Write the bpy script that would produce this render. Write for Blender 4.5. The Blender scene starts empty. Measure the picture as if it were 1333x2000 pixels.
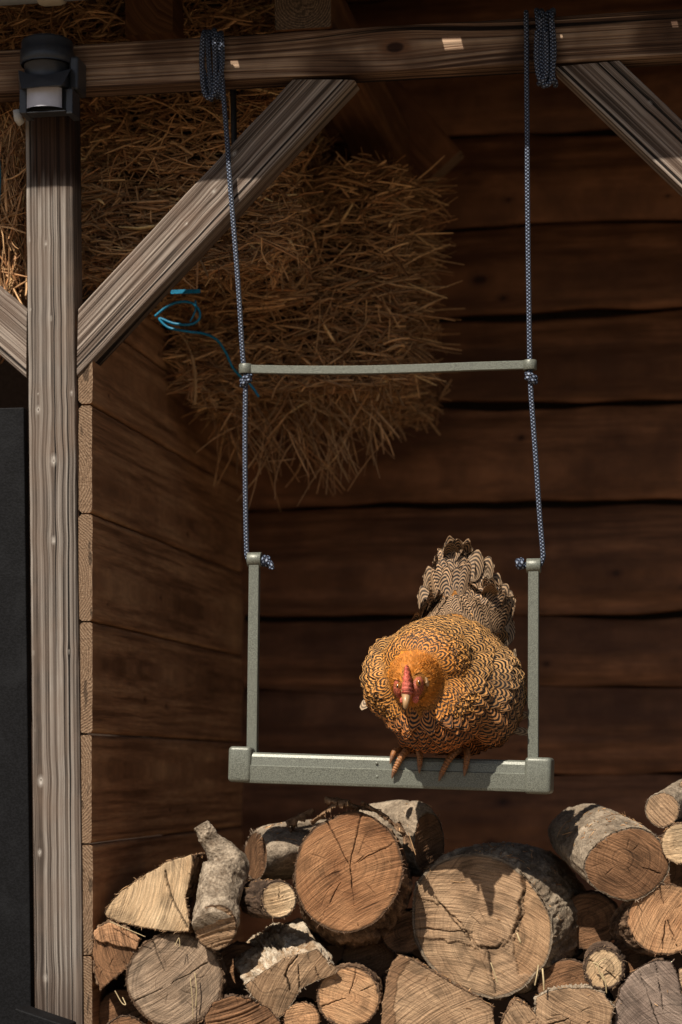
import bpy, bmesh, math, random
import numpy as np
from mathutils import Vector, Matrix

random.seed(7); rng = np.random.default_rng(11)
scene = bpy.context.scene
R = math.radians
# ------------------------------------------------------------------ camera
F = 4270.0; PX0 = 666.5; HY = 1500.0; DC = 3.2; TH = R(10.0); ZC = 1.45
CAM = np.array([DC*math.sin(TH), -DC*math.cos(TH), ZC])
FWD = np.array([-math.sin(TH), math.cos(TH), 0.0]); RGT = np.array([math.cos(TH), math.sin(TH), 0.0]); UP = np.array([0, 0, 1.0])
cd = bpy.data.cameras.new('camera'); cam = bpy.data.objects.new('camera', cd); scene.collection.objects.link(cam)
cam.location = CAM; cam.rotation_euler = (R(90), 0, TH)
cd.sensor_fit = 'VERTICAL'; cd.sensor_height = 36; cd.lens = F/2000*36; cd.shift_y = 0.25
cd.clip_start = 0.05; cd.clip_end = 2000
cd.dof.use_dof = True; cd.dof.focus_distance = 3.13; cd.dof.aperture_fstop = 3.6
scene.camera = cam
# ------------------------------------------------------------------ light
SUN = np.array([0.40, 1.0, -1.30]); SUN = SUN/np.linalg.norm(SUN)     # travel direction
elev = math.asin(-SUN[2])
w = bpy.data.worlds.new('World'); scene.world = w; w.use_nodes = True
nt = w.node_tree; bg = nt.nodes['Background']
sky = nt.nodes.new('ShaderNodeTexSky'); sky.sky_type = 'NISHITA'; sky.sun_disc = False
sky.sun_elevation = elev; sky.sun_rotation = math.atan2(-SUN[0], -SUN[1]); sky.dust_density = 1.5
nt.links.new(sky.outputs[0], bg.inputs[0]); bg.inputs[1].default_value = 0.05
sd = bpy.data.lights.new('sun', 'SUN'); sun = bpy.data.objects.new('sun', sd); scene.collection.objects.link(sun)
sd.energy = 5.0; sd.angle = R(0.5); sd.color = (1.0, 0.91, 0.79)
sun.rotation_euler = Vector(SUN).to_track_quat('-Z', 'Y').to_euler(); sun.location = (-1, -3, 5)
scene.view_settings.view_transform = 'Standard'; scene.view_settings.look = 'None'
scene.view_settings.exposure = 0.28; scene.view_settings.gamma = 1; scene.view_settings.use_curve_mapping = False

# ------------------------------------------------------------------ helpers
def P(px, py, Y=0.0):
    """the point of the depth plane Y that stands behind photo pixel (px,py)"""
    d = FWD + RGT*((px-PX0)/F) + UP*((HY-py)/F)
    return CAM + d*((Y-CAM[1])/d[1])
def V(p): return Vector((float(p[0]), float(p[1]), float(p[2])))
def unit(v):
    v = np.asarray(v, float); return v/np.maximum(np.linalg.norm(v, axis=-1, keepdims=True), 1e-12)
_perm = np.random.default_rng(5).permutation(256); _perm = np.concatenate([_perm, _perm])
_grad = unit(np.random.default_rng(6).normal(size=(256, 3)))
def pn(p):
    p = np.asarray(p, float); i = np.floor(p).astype(int); f = p-i; i = i & 255
    u = f*f*f*(f*(f*6-15)+10); out = 0
    for dx in (0, 1):
        for dy in (0, 1):
            for dz in (0, 1):
                h = _perm[_perm[_perm[(i[..., 0]+dx) & 255]+((i[..., 1]+dy) & 255)]+((i[..., 2]+dz) & 255)]
                g = _grad[h]; o = f-np.array([dx, dy, dz])
                wt = (u[..., 0] if dx else 1-u[..., 0])*(u[..., 1] if dy else 1-u[..., 1])*(u[..., 2] if dz else 1-u[..., 2])
                out = out+wt*(g*o).sum(-1)
    return out*1.6
def fbm(p, o=3):
    p = np.asarray(p, float); s = 0; a = 1; t = 0
    for k in range(o):
        s = s+a*pn(p*(2**k)+17.3*k); t += a; a *= .5
    return s/t
def sm(a, b, x):
    t = np.clip((x-a)/(b-a), 0, 1); return t*t*(3-2*t)
def n1(x, s=0.0):
    x = np.asarray(x, float); return pn(np.stack([x, np.full_like(x, 3.7+s*5.13), np.full_like(x, 1.9+s*2.71)], -1))

def tag(o, label=None, cat=None, group=None, kind=None):
    if label: o['label'] = label
    if cat: o['category'] = cat
    if group: o['group'] = group
    if kind: o['kind'] = kind
    return o
def empty(name, loc, label=None, cat=None, group=None, kind=None, parent=None):
    o = bpy.data.objects.new(name, None); scene.collection.objects.link(o); o.empty_display_size = .05
    if parent is not None:
        o.parent = parent; o.location = V(loc)-base(parent)
    else: o.location = V(loc)
    return tag(o, label, cat, group, kind)
def base(o):
    b = Vector((0, 0, 0))
    while o is not None: b = b+o.location; o = o.parent
    return b
def link(name, me, mats, parent=None, smooth=True):
    o = bpy.data.objects.new(name, me); scene.collection.objects.link(o)
    for m in (mats if isinstance(mats, (list, tuple)) else [mats]): me.materials.append(m)
    if smooth: me.shade_smooth()
    if parent is not None:
        o.parent = parent; me.transform(Matrix.Translation(-base(parent)))
    return o
def mesh(name, verts, faces, mats, parent=None, smooth=True, attrs=None, uv=None, midx=None):
    me = bpy.data.meshes.new(name)
    me.from_pydata([tuple(v) for v in np.asarray(verts, float).tolist()], [], faces if isinstance(faces, list) else faces.tolist())
    if attrs:
        for k, a in attrs.items():
            a = np.asarray(a, np.float32)
            if a.ndim == 1:
                at = me.attributes.new(k, 'FLOAT', 'POINT'); at.data.foreach_set('value', a)
            elif a.shape[1] == 3 and k != 'col':
                at = me.attributes.new(k, 'FLOAT_VECTOR', 'POINT'); at.data.foreach_set('vector', a.ravel())
            else:
                c = np.ones((len(a), 4), np.float32); c[:, :3] = a[:, :3]
                at = me.attributes.new(k, 'FLOAT_COLOR', 'POINT'); at.data.foreach_set('color', c.ravel())
    if midx is not None: me.polygons.foreach_set('material_index', np.asarray(midx, np.int32))
    me.update()
    return link(name, me, mats, parent, smooth)
def grid_faces(n, m, wrap=False, off=0, flip=False):
    """n rows of m verts"""
    i = np.arange(n-1)[:, None]; j = np.arange(m if wrap else m-1)[None, :]; k = (j+1) % m
    a = i*m+j; b = i*m+k; c = (i+1)*m+k; d = (i+1)*m+j
    f = np.stack([a, b, c, d], -1).reshape(-1, 4)+off
    return f[:, ::-1] if flip else f
def from_bm(name, bm, mats, parent=None, smooth=True):
    me = bpy.data.meshes.new(name); bm.to_mesh(me); bm.free()
    return link(name, me, mats, parent, smooth)
def bevel_box(bm, c, sx, sy, sz, r=.002, seg=2, ax=None):
    """box centred at c; ax = 3x3 rows = local axes"""
    b = bmesh.new(); bmesh.ops.create_cube(b, size=1)
    for v in b.verts: v.co = Vector((v.co.x*sx, v.co.y*sy, v.co.z*sz))
    bmesh.ops.bevel(b, geom=list(b.edges), offset=r, segments=seg, affect='EDGES', profile=.5)
    A = np.array(ax) if ax is not None else np.eye(3)
    for v in b.verts: v.co = V(np.array(c)+v.co.x*A[0]+v.co.y*A[1]+v.co.z*A[2])
    t = bpy.data.meshes.new('t'); b.to_mesh(t); b.free(); bm.from_mesh(t); bpy.data.meshes.remove(t)
def spline(pts, n=12):
    p = np.asarray(pts, float); q = np.vstack([2*p[0]-p[1], p, 2*p[-1]-p[-2]]); out = []
    for i in range(1, len(q)-2):
        t = np.linspace(0, 1, n, endpoint=False)[:, None]
        out.append(.5*((2*q[i])+(-q[i-1]+q[i+1])*t+(2*q[i-1]-5*q[i]+4*q[i+1]-q[i+2])*t*t+(-q[i-1]+3*q[i]-3*q[i+1]+q[i+2])*t**3))
    out.append(q[-2][None]); return np.vstack(out)
def frames(path):
    t = unit(np.gradient(path, axis=0)); n0 = np.cross(t[0], [0.3, 1, .1]); n0 = unit(n0); N = [n0]
    for i in range(1, len(path)):
        v = N[-1]-t[i]*np.dot(N[-1], t[i]); N.append(unit(v))
    N = np.array(N); return t, N, np.cross(t, N)
def tube_data(path, rad, m=12, caps=True, off=0):
    path = np.asarray(path, float); rad = np.broadcast_to(rad, (len(path),))
    t, N, B = frames(path); a = np.linspace(0, 2*np.pi, m, endpoint=False)
    v = path[:, None]+rad[:, None, None]*(np.cos(a)[None, :, None]*N[:, None]+np.sin(a)[None, :, None]*B[:, None])
    v = v.reshape(-1, 3); f = grid_faces(len(path), m, True, off, True).tolist()
    if caps:
        f.append([off+i for i in range(m)][::1]); f.append([off+(len(path)-1)*m+i for i in range(m)][::-1])
    return v, f
def tube(name, path, rad, mat, parent=None, m=12, attrs=None):
    v, f = tube_data(path, rad, m); return mesh(name, v, f, mat, parent, attrs=attrs)

# ------------------------------------------------------------------ materials
def new_mat(name, rough=.8, spec=.3):
    m = bpy.data.materials.new(name); m.use_nodes = True; n = m.node_tree.nodes; b = n['Principled BSDF']
    b.inputs['Roughness'].default_value = rough; b.inputs['Specular IOR Level'].default_value = spec
    return m, n, m.node_tree.links, b
def N_(n, t, **k):
    x = n.new(t)
    for a, v in k.items(): setattr(x, a, v)
    return x
def attr(n, name): return N_(n, 'ShaderNodeAttribute', attribute_name=name)
def mapv(n, l, src, sc, loc=(0, 0, 0)):
    m = N_(n, 'ShaderNodeMapping'); m.inputs['Scale'].default_value = sc; m.inputs['Location'].default_value = loc; l.new(src, m.inputs[0]); return m.outputs[0]
def noise(n, l, src, scale=1, detail=3, rough=.55, dist=0):
    x = N_(n, 'ShaderNodeTexNoise'); x.inputs['Scale'].default_value = scale; x.inputs['Detail'].default_value = detail
    x.inputs['Roughness'].default_value = rough; x.inputs['Distortion'].default_value = dist
    if src is not None: l.new(src, x.inputs['Vector'])
    return x.outputs['Fac']
def ramp(n, l, src, stops):
    x = N_(n, 'ShaderNodeValToRGB'); e = x.color_ramp.elements
    while len(e) < len(stops): e.new(.5)
    for i, (p, c) in enumerate(stops):
        e[i].position = p; e[i].color = (c, c, c, 1) if isinstance(c, (int, float)) else (*c, 1)
    l.new(src, x.inputs[0]); return x.outputs[0]
def mix(n, l, fac, a, b, mode='MIX'):
    x = N_(n, 'ShaderNodeMix', data_type='RGBA', blend_type=mode)
    for i, s in ((0, fac), (6, a), (7, b)):
        if isinstance(s, (int, float)): x.inputs[i].default_value = s
        elif isinstance(s, tuple): x.inputs[i].default_value = (*s, 1)
        else: l.new(s, x.inputs[i])
    return x.outputs[2]
def math_(n, l, op, a, b=0.0, c=0.0):
    x = N_(n, 'ShaderNodeMath', operation=op)
    for i, s in enumerate((a, b, c)):
        if isinstance(s, (int, float)): x.inputs[i].default_value = s
        else: l.new(s, x.inputs[i])
    return x.outputs[0]
def bump(n, l, h, strength, dist, prev=None):
    x = N_(n, 'ShaderNodeBump'); x.inputs['Strength'].default_value = strength; x.inputs['Distance'].default_value = dist
    l.new(h, x.inputs['Height'])
    if prev is not None: l.new(prev, x.inputs['Normal'])
    return x.outputs[0]

def wood_mat(name, dark, mid, light, stain, kr=260, kx=3, bdist=.0016, rough=.85, stain_amt=.5, checks=.5, knot_light=(.42, .38, .33), knot_dark=(.05, .03, .02), spec=.25, cr=.14, ckt=.66):
    """grain lines follow attribute g = (length, ring distance, seed); kd = distance to nearest knot"""
    m, n, l, b = new_mat(name, rough, spec); g = attr(n, 'g').outputs['Vector']; kd = attr(n, 'kd').outputs['Fac']
    a = noise(n, l, mapv(n, l, g, (kx, kr, 1)), 1, 4, .6)
    f = noise(n, l, mapv(n, l, g, (kx*7, kr*2.4, 1)), 1, 3, .65)
    tc = N_(n, 'ShaderNodeTexCoord').outputs['Object']
    bl = noise(n, l, tc, 9, 3, .6)
    col = ramp(n, l, a, [(.5-cr, dark), (.5, mid), (.5+cr, light)])
    col = mix(n, l, .55, col, ramp(n, l, f, [(.3, .25), (.5, .6), (.72, 1.0)]), 'MULTIPLY')
    col = mix(n, l, ramp(n, l, bl, [(.42, 0.0), (.68, stain_amt)]), col, stain)
    ck = noise(n, l, mapv(n, l, g, (kx*.6, kr*.55, 1), (3, 5, 9)), 1, 2, .5)
    ckm = ramp(n, l, ck, [(ckt, 0.0), (ckt+.04, 1.0)])
    col = mix(n, l, math_(n, l, 'MULTIPLY', ckm, checks), col, tuple(x*.18 for x in dark))
    kl = ramp(n, l, kd, [(.0, 1.0), (.28, .95), (.46, .35), (.8, 0.0)])
    kc = ramp(n, l, kd, [(.0, knot_dark), (.17, knot_dark), (.25, knot_light), (1, knot_light)])
    col = mix(n, l, kl, col, kc)
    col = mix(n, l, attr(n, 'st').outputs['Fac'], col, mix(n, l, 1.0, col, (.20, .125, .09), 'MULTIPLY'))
    l.new(col, b.inputs['Base Color'])
    h = math_(n, l, 'ADD', math_(n, l, 'MULTIPLY', a, 1.0), math_(n, l, 'MULTIPLY', f, .35))
    h = math_(n, l, 'SUBTRACT', h, math_(n, l, 'MULTIPLY', ckm, .6*checks))
    l.new(bump(n, l, h, 1.0, bdist), b.inputs['Normal'])
    return m
M = {}
M['post'] = wood_mat('weathered_post_wood', (.070, .054, .043), (.215, .178, .150), (.39, .345, .300), (.18, .125, .09), kr=360, kx=1.0, stain_amt=.55, checks=1.0, bdist=.0036, cr=.10, ckt=.63, knot_light=(.44, .40, .355))
M['brace'] = wood_mat('weathered_brace_wood', (.065, .046, .034), (.25, .195, .157), (.47, .395, .33), (.17, .11, .078), kr=290, kx=1.0, stain_amt=.5, checks=1.0, bdist=.0042, cr=.10, ckt=.62)
M['beam'] = wood_mat('weathered_beam_wood', (.055, .028, .018), (.27, .16, .10), (.52, .36, .245), (.10, .055, .034), kr=250, kx=1.2, stain_amt=.8, checks=1.0, bdist=.0042, cr=.10, ckt=.62, knot_light=(.16, .08, .045), knot_dark=(.03, .012, .008))
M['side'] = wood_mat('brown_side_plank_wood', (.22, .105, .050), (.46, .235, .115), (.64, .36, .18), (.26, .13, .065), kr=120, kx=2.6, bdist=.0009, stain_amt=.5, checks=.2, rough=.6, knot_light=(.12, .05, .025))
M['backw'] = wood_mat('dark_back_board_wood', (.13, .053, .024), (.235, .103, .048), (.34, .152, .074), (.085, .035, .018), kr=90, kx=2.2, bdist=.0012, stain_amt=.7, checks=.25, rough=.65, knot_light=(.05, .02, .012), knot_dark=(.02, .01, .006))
M['joist'] = wood_mat('orange_joist_wood', (.10, .045, .018), (.19, .085, .035), (.28, .14, .06), (.12, .05, .025), kr=150, kx=2, bdist=.001, rough=.7)

def endgrain_mat(name, c1, c2, ringsc=420):
    m, n, l, b = new_mat(name, .85, .2); g = attr(n, 'g').outputs['Vector']
    tc = N_(n, 'ShaderNodeTexCoord').outputs['Object']
    w1 = noise(n, l, tc, 25, 3, .6)
    s = N_(n, 'ShaderNodeSeparateXYZ'); l.new(g, s.inputs[0])
    r = math_(n, l, 'ADD', s.outputs[1], math_(n, l, 'MULTIPLY', w1, .006))
    wv = math_(n, l, 'SINE', math_(n, l, 'MULTIPLY', r, ringsc*4))
    f = noise(n, l, tc, 420, 3, .7)
    v = math_(n, l, 'ADD', math_(n, l, 'MULTIPLY', wv, .12), f)
    col = ramp(n, l, v, [(.2, tuple(x*.35 for x in c1)), (.5, c1), (.8, c2)])
    sp = ramp(n, l, noise(n, l, mapv(n, l, tc, (1, 1, .3)), 60, 2, .5), [(.62, 0.0), (.66, .7)])
    col = mix(n, l, sp, col, tuple(x*.15 for x in c1))
    l.new(col, b.inputs['Base Color']); l.new(bump(n, l, v, 1, .0018), b.inputs['Normal']); return m
M['end'] = endgrain_mat('weathered_end_grain', (.20, .125, .075), (.35, .25, .165))
M['end_dark'] = endgrain_mat('dark_end_grain', (.09, .06, .04), (.22, .15, .10))

def vcol_mat(name, rough=.85, spec=.2, fine=500, lo=.65, hi=1.25, bd=.0006, med=90, medlo=.8):
    m, n, l, b = new_mat(name, rough, spec); c = attr(n, 'col').outputs['Color']
    tc = N_(n, 'ShaderNodeTexCoord').outputs['Object']
    f = noise(n, l, tc, fine, 4, .7); g = noise(n, l, tc, med, 3, .6)
    x = mix(n, l, 1.0, c, ramp(n, l, f, [(.3, lo), (.7, hi)]), 'MULTIPLY')
    x = mix(n, l, 1.0, x, ramp(n, l, g, [(.35, medlo), (.65, 1.1)]), 'MULTIPLY')
    l.new(x, b.inputs['Base Color'])
    h = math_(n, l, 'ADD', f, math_(n, l, 'MULTIPLY', g, 2.0))
    l.new(bump(n, l, h, 1, bd), b.inputs['Normal']); return m
M['bark'] = vcol_mat('log_bark', .9, .15, 300, .5, 1.35, .0022, 60, .7)

def cut_mat():
    """sawn log end: col macro colour, g = (along saw line, across saw line, ring distance)"""
    m, n, l, b = new_mat('sawn_log_end', .85, .2); c = attr(n, 'col').outputs['Color']; g = attr(n, 'g').outputs['Vector']
    saw = noise(n, l, mapv(n, l, g, (22, 420, .01)), 1, 4, .65)
    s = N_(n, 'ShaderNodeSeparateXYZ'); l.new(g, s.inputs[0])
    ring = noise(n, l, mapv(n, l, g, (3, 3, 380)), 1, 3, .6)
    fine = noise(n, l, N_(n, 'ShaderNodeTexCoord').outputs['Object'], 700, 3, .7)
    mk_ = ramp(n, l, noise(n, l, mapv(n, l, g, (14, 30, 0)), 1, 3, .6), [(.36, .12), (.62, 1.0)])
    x = mix(n, l, mk_, c, ramp(n, l, saw, [(.34, .34), (.5, .92), (.66, 1.4)]), 'MULTIPLY')
    x = mix(n, l, 1.0, x, ramp(n, l, ring, [(.32, .62), (.55, 1.05)]), 'MULTIPLY')
    x = mix(n, l, 1.0, x, ramp(n, l, fine, [(.3, .7), (.7, 1.2)]), 'MULTIPLY')
    l.new(x, b.inputs['Base Color'])
    h = math_(n, l, 'ADD', math_(n, l, 'MULTIPLY', saw, 1.3), math_(n, l, 'ADD', math_(n, l, 'MULTIPLY', ring, .35), math_(n, l, 'MULTIPLY', fine, .4)))
    l.new(bump(n, l, h, 1, .0022), b.inputs['Normal']); return m
M['cut'] = cut_mat()
M['straw'] = vcol_mat('straw', .6, .35, 200, .8, 1.1, .0002)
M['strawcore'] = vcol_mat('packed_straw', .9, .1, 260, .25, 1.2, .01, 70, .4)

def plain(name, col, rough=.5, metal=0, spec=.4, sp=0, spsc=900, bd=.0002, col2=None):
    m, n, l, b = new_mat(name, rough, spec); b.inputs['Metallic'].default_value = metal
    tc = N_(n, 'ShaderNodeTexCoord').outputs['Object']; f = noise(n, l, tc, spsc, 2, .6); g = noise(n, l, tc, 14, 4, .6)
    c2 = col2 or tuple(min(1, x*1.6) for x in col)
    x = ramp(n, l, f, [(.42, tuple(y*(1-sp) for y in col)), (.6, tuple(y*(1+sp) for y in col))])
    x = mix(n, l, ramp(n, l, g, [(.5, 0.0), (.8, .5)]), x, c2)
    l.new(x, b.inputs['Base Color']); l.new(bump(n, l, f, .6, bd), b.inputs['Normal']); return m
M['green'] = plain('speckled_green_metal', (.155, .162, .132), .40, .2, .5, .34, 800, .0004, (.17, .178, .148))
M['sensor'] = plain('black_sensor_plastic', (.032, .035, .042), .38, 0, .45, .1, 400, .0001, (.05, .05, .055))
M['lens'] = plain('milky_sensor_lens', (.50, .50, .56), .3, 0, .5, .03)
M['pipe'] = plain('grey_plastic_pipe', (.16, .17, .18), .45)
M['clamp'] = plain('beige_pipe_clamp', (.30, .26, .20), .6)
M['black'] = plain('black_painted_board', (.0048, .0048, .0056), .66, 0, .14, .4, 320, .0008, (.020, .021, .023))
M['twine'] = plain('blue_baler_twine', (.0, .15, .27), .45, 0, .4, .3, 500)
M['comb'] = plain('red_comb_skin', (.60, .12, .075), .5, 0, .4, .4, 700, .0010, (.78, .42, .34))
M['faceskin'] = plain('dark_red_face_skin', (.36, .085, .045), .55, 0, .3, .5, 600, .0012, (.55, .22, .14))
M['beak'] = plain('horn_beak', (.42, .25, .12), .35, 0, .5, .1, 300, .0001, (.62, .52, .38))
M['leg'] = plain('scaly_leg_skin', (.30, .125, .045), .5, 0, .4, .3, 500, .0005, (.40, .20, .09))
M['claw'] = plain('brown_claw', (.20, .10, .055), .4)
M['roof'] = plain('dark_roof_board', (.045, .030, .022), .85, 0, .1, .2, 200)
M['soil'] = plain('trodden_soil', (.19, .145, .10), .95, 0, .05, .3, 60, .004)
M['eye'] = plain('amber_eye', (.28, .10, .02), .15, 0, .6)
M['pupil'] = plain('black_pupil', (.004, .004, .004), .08, 0, .8)
M['white'] = plain('white_plastic', (.45, .45, .43), .5)

def rope_mat():
    m, n, l, b = new_mat('navy_braided_rope', .5, .5)
    g = attr(n, 'g').outputs['Vector']; s = N_(n, 'ShaderNodeSeparateXYZ'); l.new(g, s.inputs[0])
    k = 4.0; u = math_(n, l, 'MULTIPLY', s.outputs[0], k); v = math_(n, l, 'MULTIPLY', s.outputs[1], k*1.15)
    a = math_(n, l, 'ABSOLUTE', math_(n, l, 'SINE', math_(n, l, 'MULTIPLY', math_(n, l, 'ADD', u, v), math.pi)))
    c = math_(n, l, 'ABSOLUTE', math_(n, l, 'SINE', math_(n, l, 'MULTIPLY', math_(n, l, 'SUBTRACT', u, v), math.pi)))
    p = math_(n, l, 'MULTIPLY', a, c)
    col = ramp(n, l, p, [(.0, (.005, .007, .014)), (.50, (.014, .022, .055)), (.62, (.15, .19, .27)), (1, (.24, .29, .38))])
    l.new(col, b.inputs['Base Color']); l.new(bump(n, l, p, 1, .0012), b.inputs['Normal']); return m
M['rope'] = rope_mat()
M['cord'] = plain('black_cord', (.006, .006, .008), .7)

def feather_mat():
    m, n, l, b = new_mat('barred_feather', .62, .3)
    c = attr(n, 'col').outputs['Color']; g = attr(n, 'g').outputs['Vector']; br = attr(n, 'bar').outputs['Fac']
    nb = attr(n, 'nb').outputs['Fac']
    s = N_(n, 'ShaderNodeSeparateXYZ'); l.new(g, s.inputs[0]); u, v, sd_ = s.outputs
    nz = noise(n, l, mapv(n, l, g, (2.2, 3.0, 1)), 1, 2, .5)
    uu = math_(n, l, 'MULTIPLY', u, .62)
    d = math_(n, l, 'SQRT', math_(n, l, 'ADD', math_(n, l, 'MULTIPLY', uu, uu), math_(n, l, 'MULTIPLY', v, v)))
    d = math_(n, l, 'ADD', d, math_(n, l, 'MULTIPLY', nz, .05))
    st = math_(n, l, 'SINE', math_(n, l, 'MULTIPLY', math_(n, l, 'ADD', math_(n, l, 'MULTIPLY', d, nb), math_(n, l, 'MULTIPLY', sd_, .13)), 2*math.pi))
    k = ramp(n, l, math_(n, l, 'ADD', math_(n, l, 'MULTIPLY', st, .5), .5), [(.36, 0.0), (.48, 1.0)])
    k = math_(n, l, 'MULTIPLY', k, br)
    fine = noise(n, l, mapv(n, l, g, (30, 4, 1)), 1, 2, .6)
    cc = mix(n, l, 1.0, c, ramp(n, l, fine, [(.3, .7), (.7, 1.2)]), 'MULTIPLY')
    col = mix(n, l, k, cc, (.014, .010, .008))
    l.new(col, b.inputs['Base Color']); l.new(bump(n, l, fine, .5, .0004), b.inputs['Normal'])
    b.inputs['Subsurface Weight'].default_value = 0
    return m
M['feather'] = feather_mat()
M['skin'] = plain('feathered_skin', (.30, .125, .030), .9, 0, .1, .5, 400, .002)

# ------------------------------------------------------------------ timber
def timber(name, p0, p1, W, T, mat, parent, stain=None, bulge=0.0, nrm=(0, -1, 0), knots=(), pith=None, k0=0.0, k1=0.0, dv=.0022, dx=.006, bev=.003,
           wave=0.0, seed=0.0, rough=.0006, endmat=None, flare=0.0, freq=3.0, twist=0.0):
    """p0,p1: centre line of the front face; W across, T deep; k0,k1 slope the end cuts; knots = (u along, v across, size)"""
    p0 = np.asarray(p0, float); p1 = np.asarray(p1, float); L = np.linalg.norm(p1-p0); X = (p1-p0)/L
    Nn = np.asarray(nrm, float); Nn = unit(Nn-X*np.dot(Nn, X)); Cc = np.cross(Nn, X)     # across
    if Cc[2] < 0 or (abs(Cc[2]) < .05 and Cc[0] < 0): Cc = -Cc
    nv = max(3, int(W/dv)); nT = max(3, int(T/dv/2))
    prof = []
    for t in np.linspace(-W/2+bev, W/2-bev, nv): prof.append((t, 0))
    for a in (.25, .5, .75): prof.append((W/2-bev+bev*math.sin(a*math.pi/2), bev-bev*math.cos(a*math.pi/2)))
    for t in np.linspace(bev, T-bev, nT): prof.append((W/2, t))
    for t in np.linspace(W/2-bev, -W/2+bev, max(3, nv//4)): prof.append((t, T))
    for t in np.linspace(T-bev, bev, nT): prof.append((-W/2, t))
    for a in (.75, .5, .25): prof.append((-W/2+bev-bev*math.sin(a*math.pi/2), bev-bev*math.cos(a*math.pi/2)))
    prof = np.array(prof); m = len(prof); n = max(2, int(L/dx))
    t = np.linspace(0, 1, n); v = prof[None, :, 0].repeat(n, 0); d = prof[None, :, 1].repeat(n, 0)
    x = (t*L)[:, None]+np.zeros_like(v)
    x = x+(1-t)[:, None]*k0*v+t[:, None]*k1*v
    if wave:
        e = v/(W/2)
        top = n1(x*freq, seed*3)*wave+n1(x*freq*3.1, seed*3+5)*wave*.35; bot = n1(x*freq, seed*3+1)*wave+n1(x*freq*3.1, seed*3+6)*wave*.35
        v = v+np.where(e > 0, e*top, -e*bot)
    disp = fbm(np.stack([x*6, v*40, d*40+seed*9.7], -1), 3)*rough
    disp = disp+np.where(d < bev*1.2, bulge*(1-np.clip(v/(W/2), -1, 1)**2), 0)
    edge = sm(W/2-.012, W/2, np.abs(v))*(d < bev*1.5)
    disp = disp-edge*np.maximum(0, n1(x*18, seed+2))*.003*(rough > 0)
    kd = np.full(v.shape, 3.0); warp = np.zeros_like(v)
    for (ku, kv, ks) in knots:
        du = x-ku; dvv = v-kv; q = np.sqrt((du/1.7)**2+dvv**2)/ks
        front = d < bev*1.2; q = np.where(front, q, 3.0); kd = np.minimum(kd, q)
        warp += -np.tanh(dvv/(ks*.8))*ks*.45*np.exp(-(du/(ks*3.2))**2)*np.exp(-np.abs(dvv)/(ks*3))*front
        disp = disp+np.where(front, .0012*np.exp(-(q/1.2)**2)-.0032*np.exp(-(q/.35)**2), 0)*min(1, ks/.008)
    pv, pd = pith if pith else (W*.25, T*1.6)
    r = np.sqrt((v+warp-pv-n1(x*.8, seed)*.003)**2+(d-pd)**2)+n1(x*1.7, seed+4)*.0009
    g = np.stack([x+seed*3.1, r, np.full_like(x, seed*7.7)], -1)
    if twist: d = d+twist*v*t[:, None]
    pos = p0+X*x[..., None]+Cc*v[..., None]-Nn*(d-disp)[..., None]
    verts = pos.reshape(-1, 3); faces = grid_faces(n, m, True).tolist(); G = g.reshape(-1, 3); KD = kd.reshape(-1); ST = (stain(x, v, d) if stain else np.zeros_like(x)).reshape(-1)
    midx = [0]*len(faces)
    for row, rev in ((0, True), (n-1, False)):           # end caps as a small grid-free fan on a doubled ring
        o = len(verts); ring = pos[row]; c = ring.mean(0)
        inner = c+(ring-c)*.55
        verts = np.vstack([verts, ring, inner, c[None]])
        rr = lambda vv, dd: np.sqrt((vv-pv)**2+(dd-pd)**2)
        cv, cdn = v[row].mean(), d[row].mean()
        G = np.vstack([G, np.stack([v[row], rr(v[row], d[row]), d[row]], -1),
                       np.stack([v[row], rr(cv+(v[row]-cv)*.55, cdn+(d[row]-cdn)*.55), d[row]], -1), [[cv, rr(cv, cdn), cdn]]])
        KD = np.concatenate([KD, np.full(2*m+1, 3.0)]); ST = np.concatenate([ST, np.zeros(2*m+1)])
        for j in range(m):
            k = (j+1) % m
            q = [[o+j, o+k, o+m+k, o+m+j], [o+m+j, o+m+k, o+2*m]]
            for f in q: faces.append(f[::-1] if rev else f); midx.append(1)
    # orient
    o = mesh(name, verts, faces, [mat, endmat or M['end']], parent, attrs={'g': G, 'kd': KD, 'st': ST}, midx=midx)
    bm = bmesh.new(); bm.from_mesh(o.data); bmesh.ops.recalc_face_normals(bm, faces=bm.faces); bm.to_mesh(o.data); bm.free()
    return o

# ------------------------------------------------------------------ ground
g_ = 0
me = bpy.data.meshes.new('ground')
gx = np.concatenate([[-900, -100, -20], np.linspace(-6, 6, 49), [20, 100, 900]])
gv = np.array([(x, y, .02*math.sin(x*3)*math.cos(y*2.3) if abs(x) < 6 and abs(y) < 6 else 0) for x in gx for y in gx])
ground = mesh('ground', gv, grid_faces(len(gx), len(gx)), M['soil']); tag(ground, 'bare trodden soil in front of and under the woodshed', kind='structure')

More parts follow.
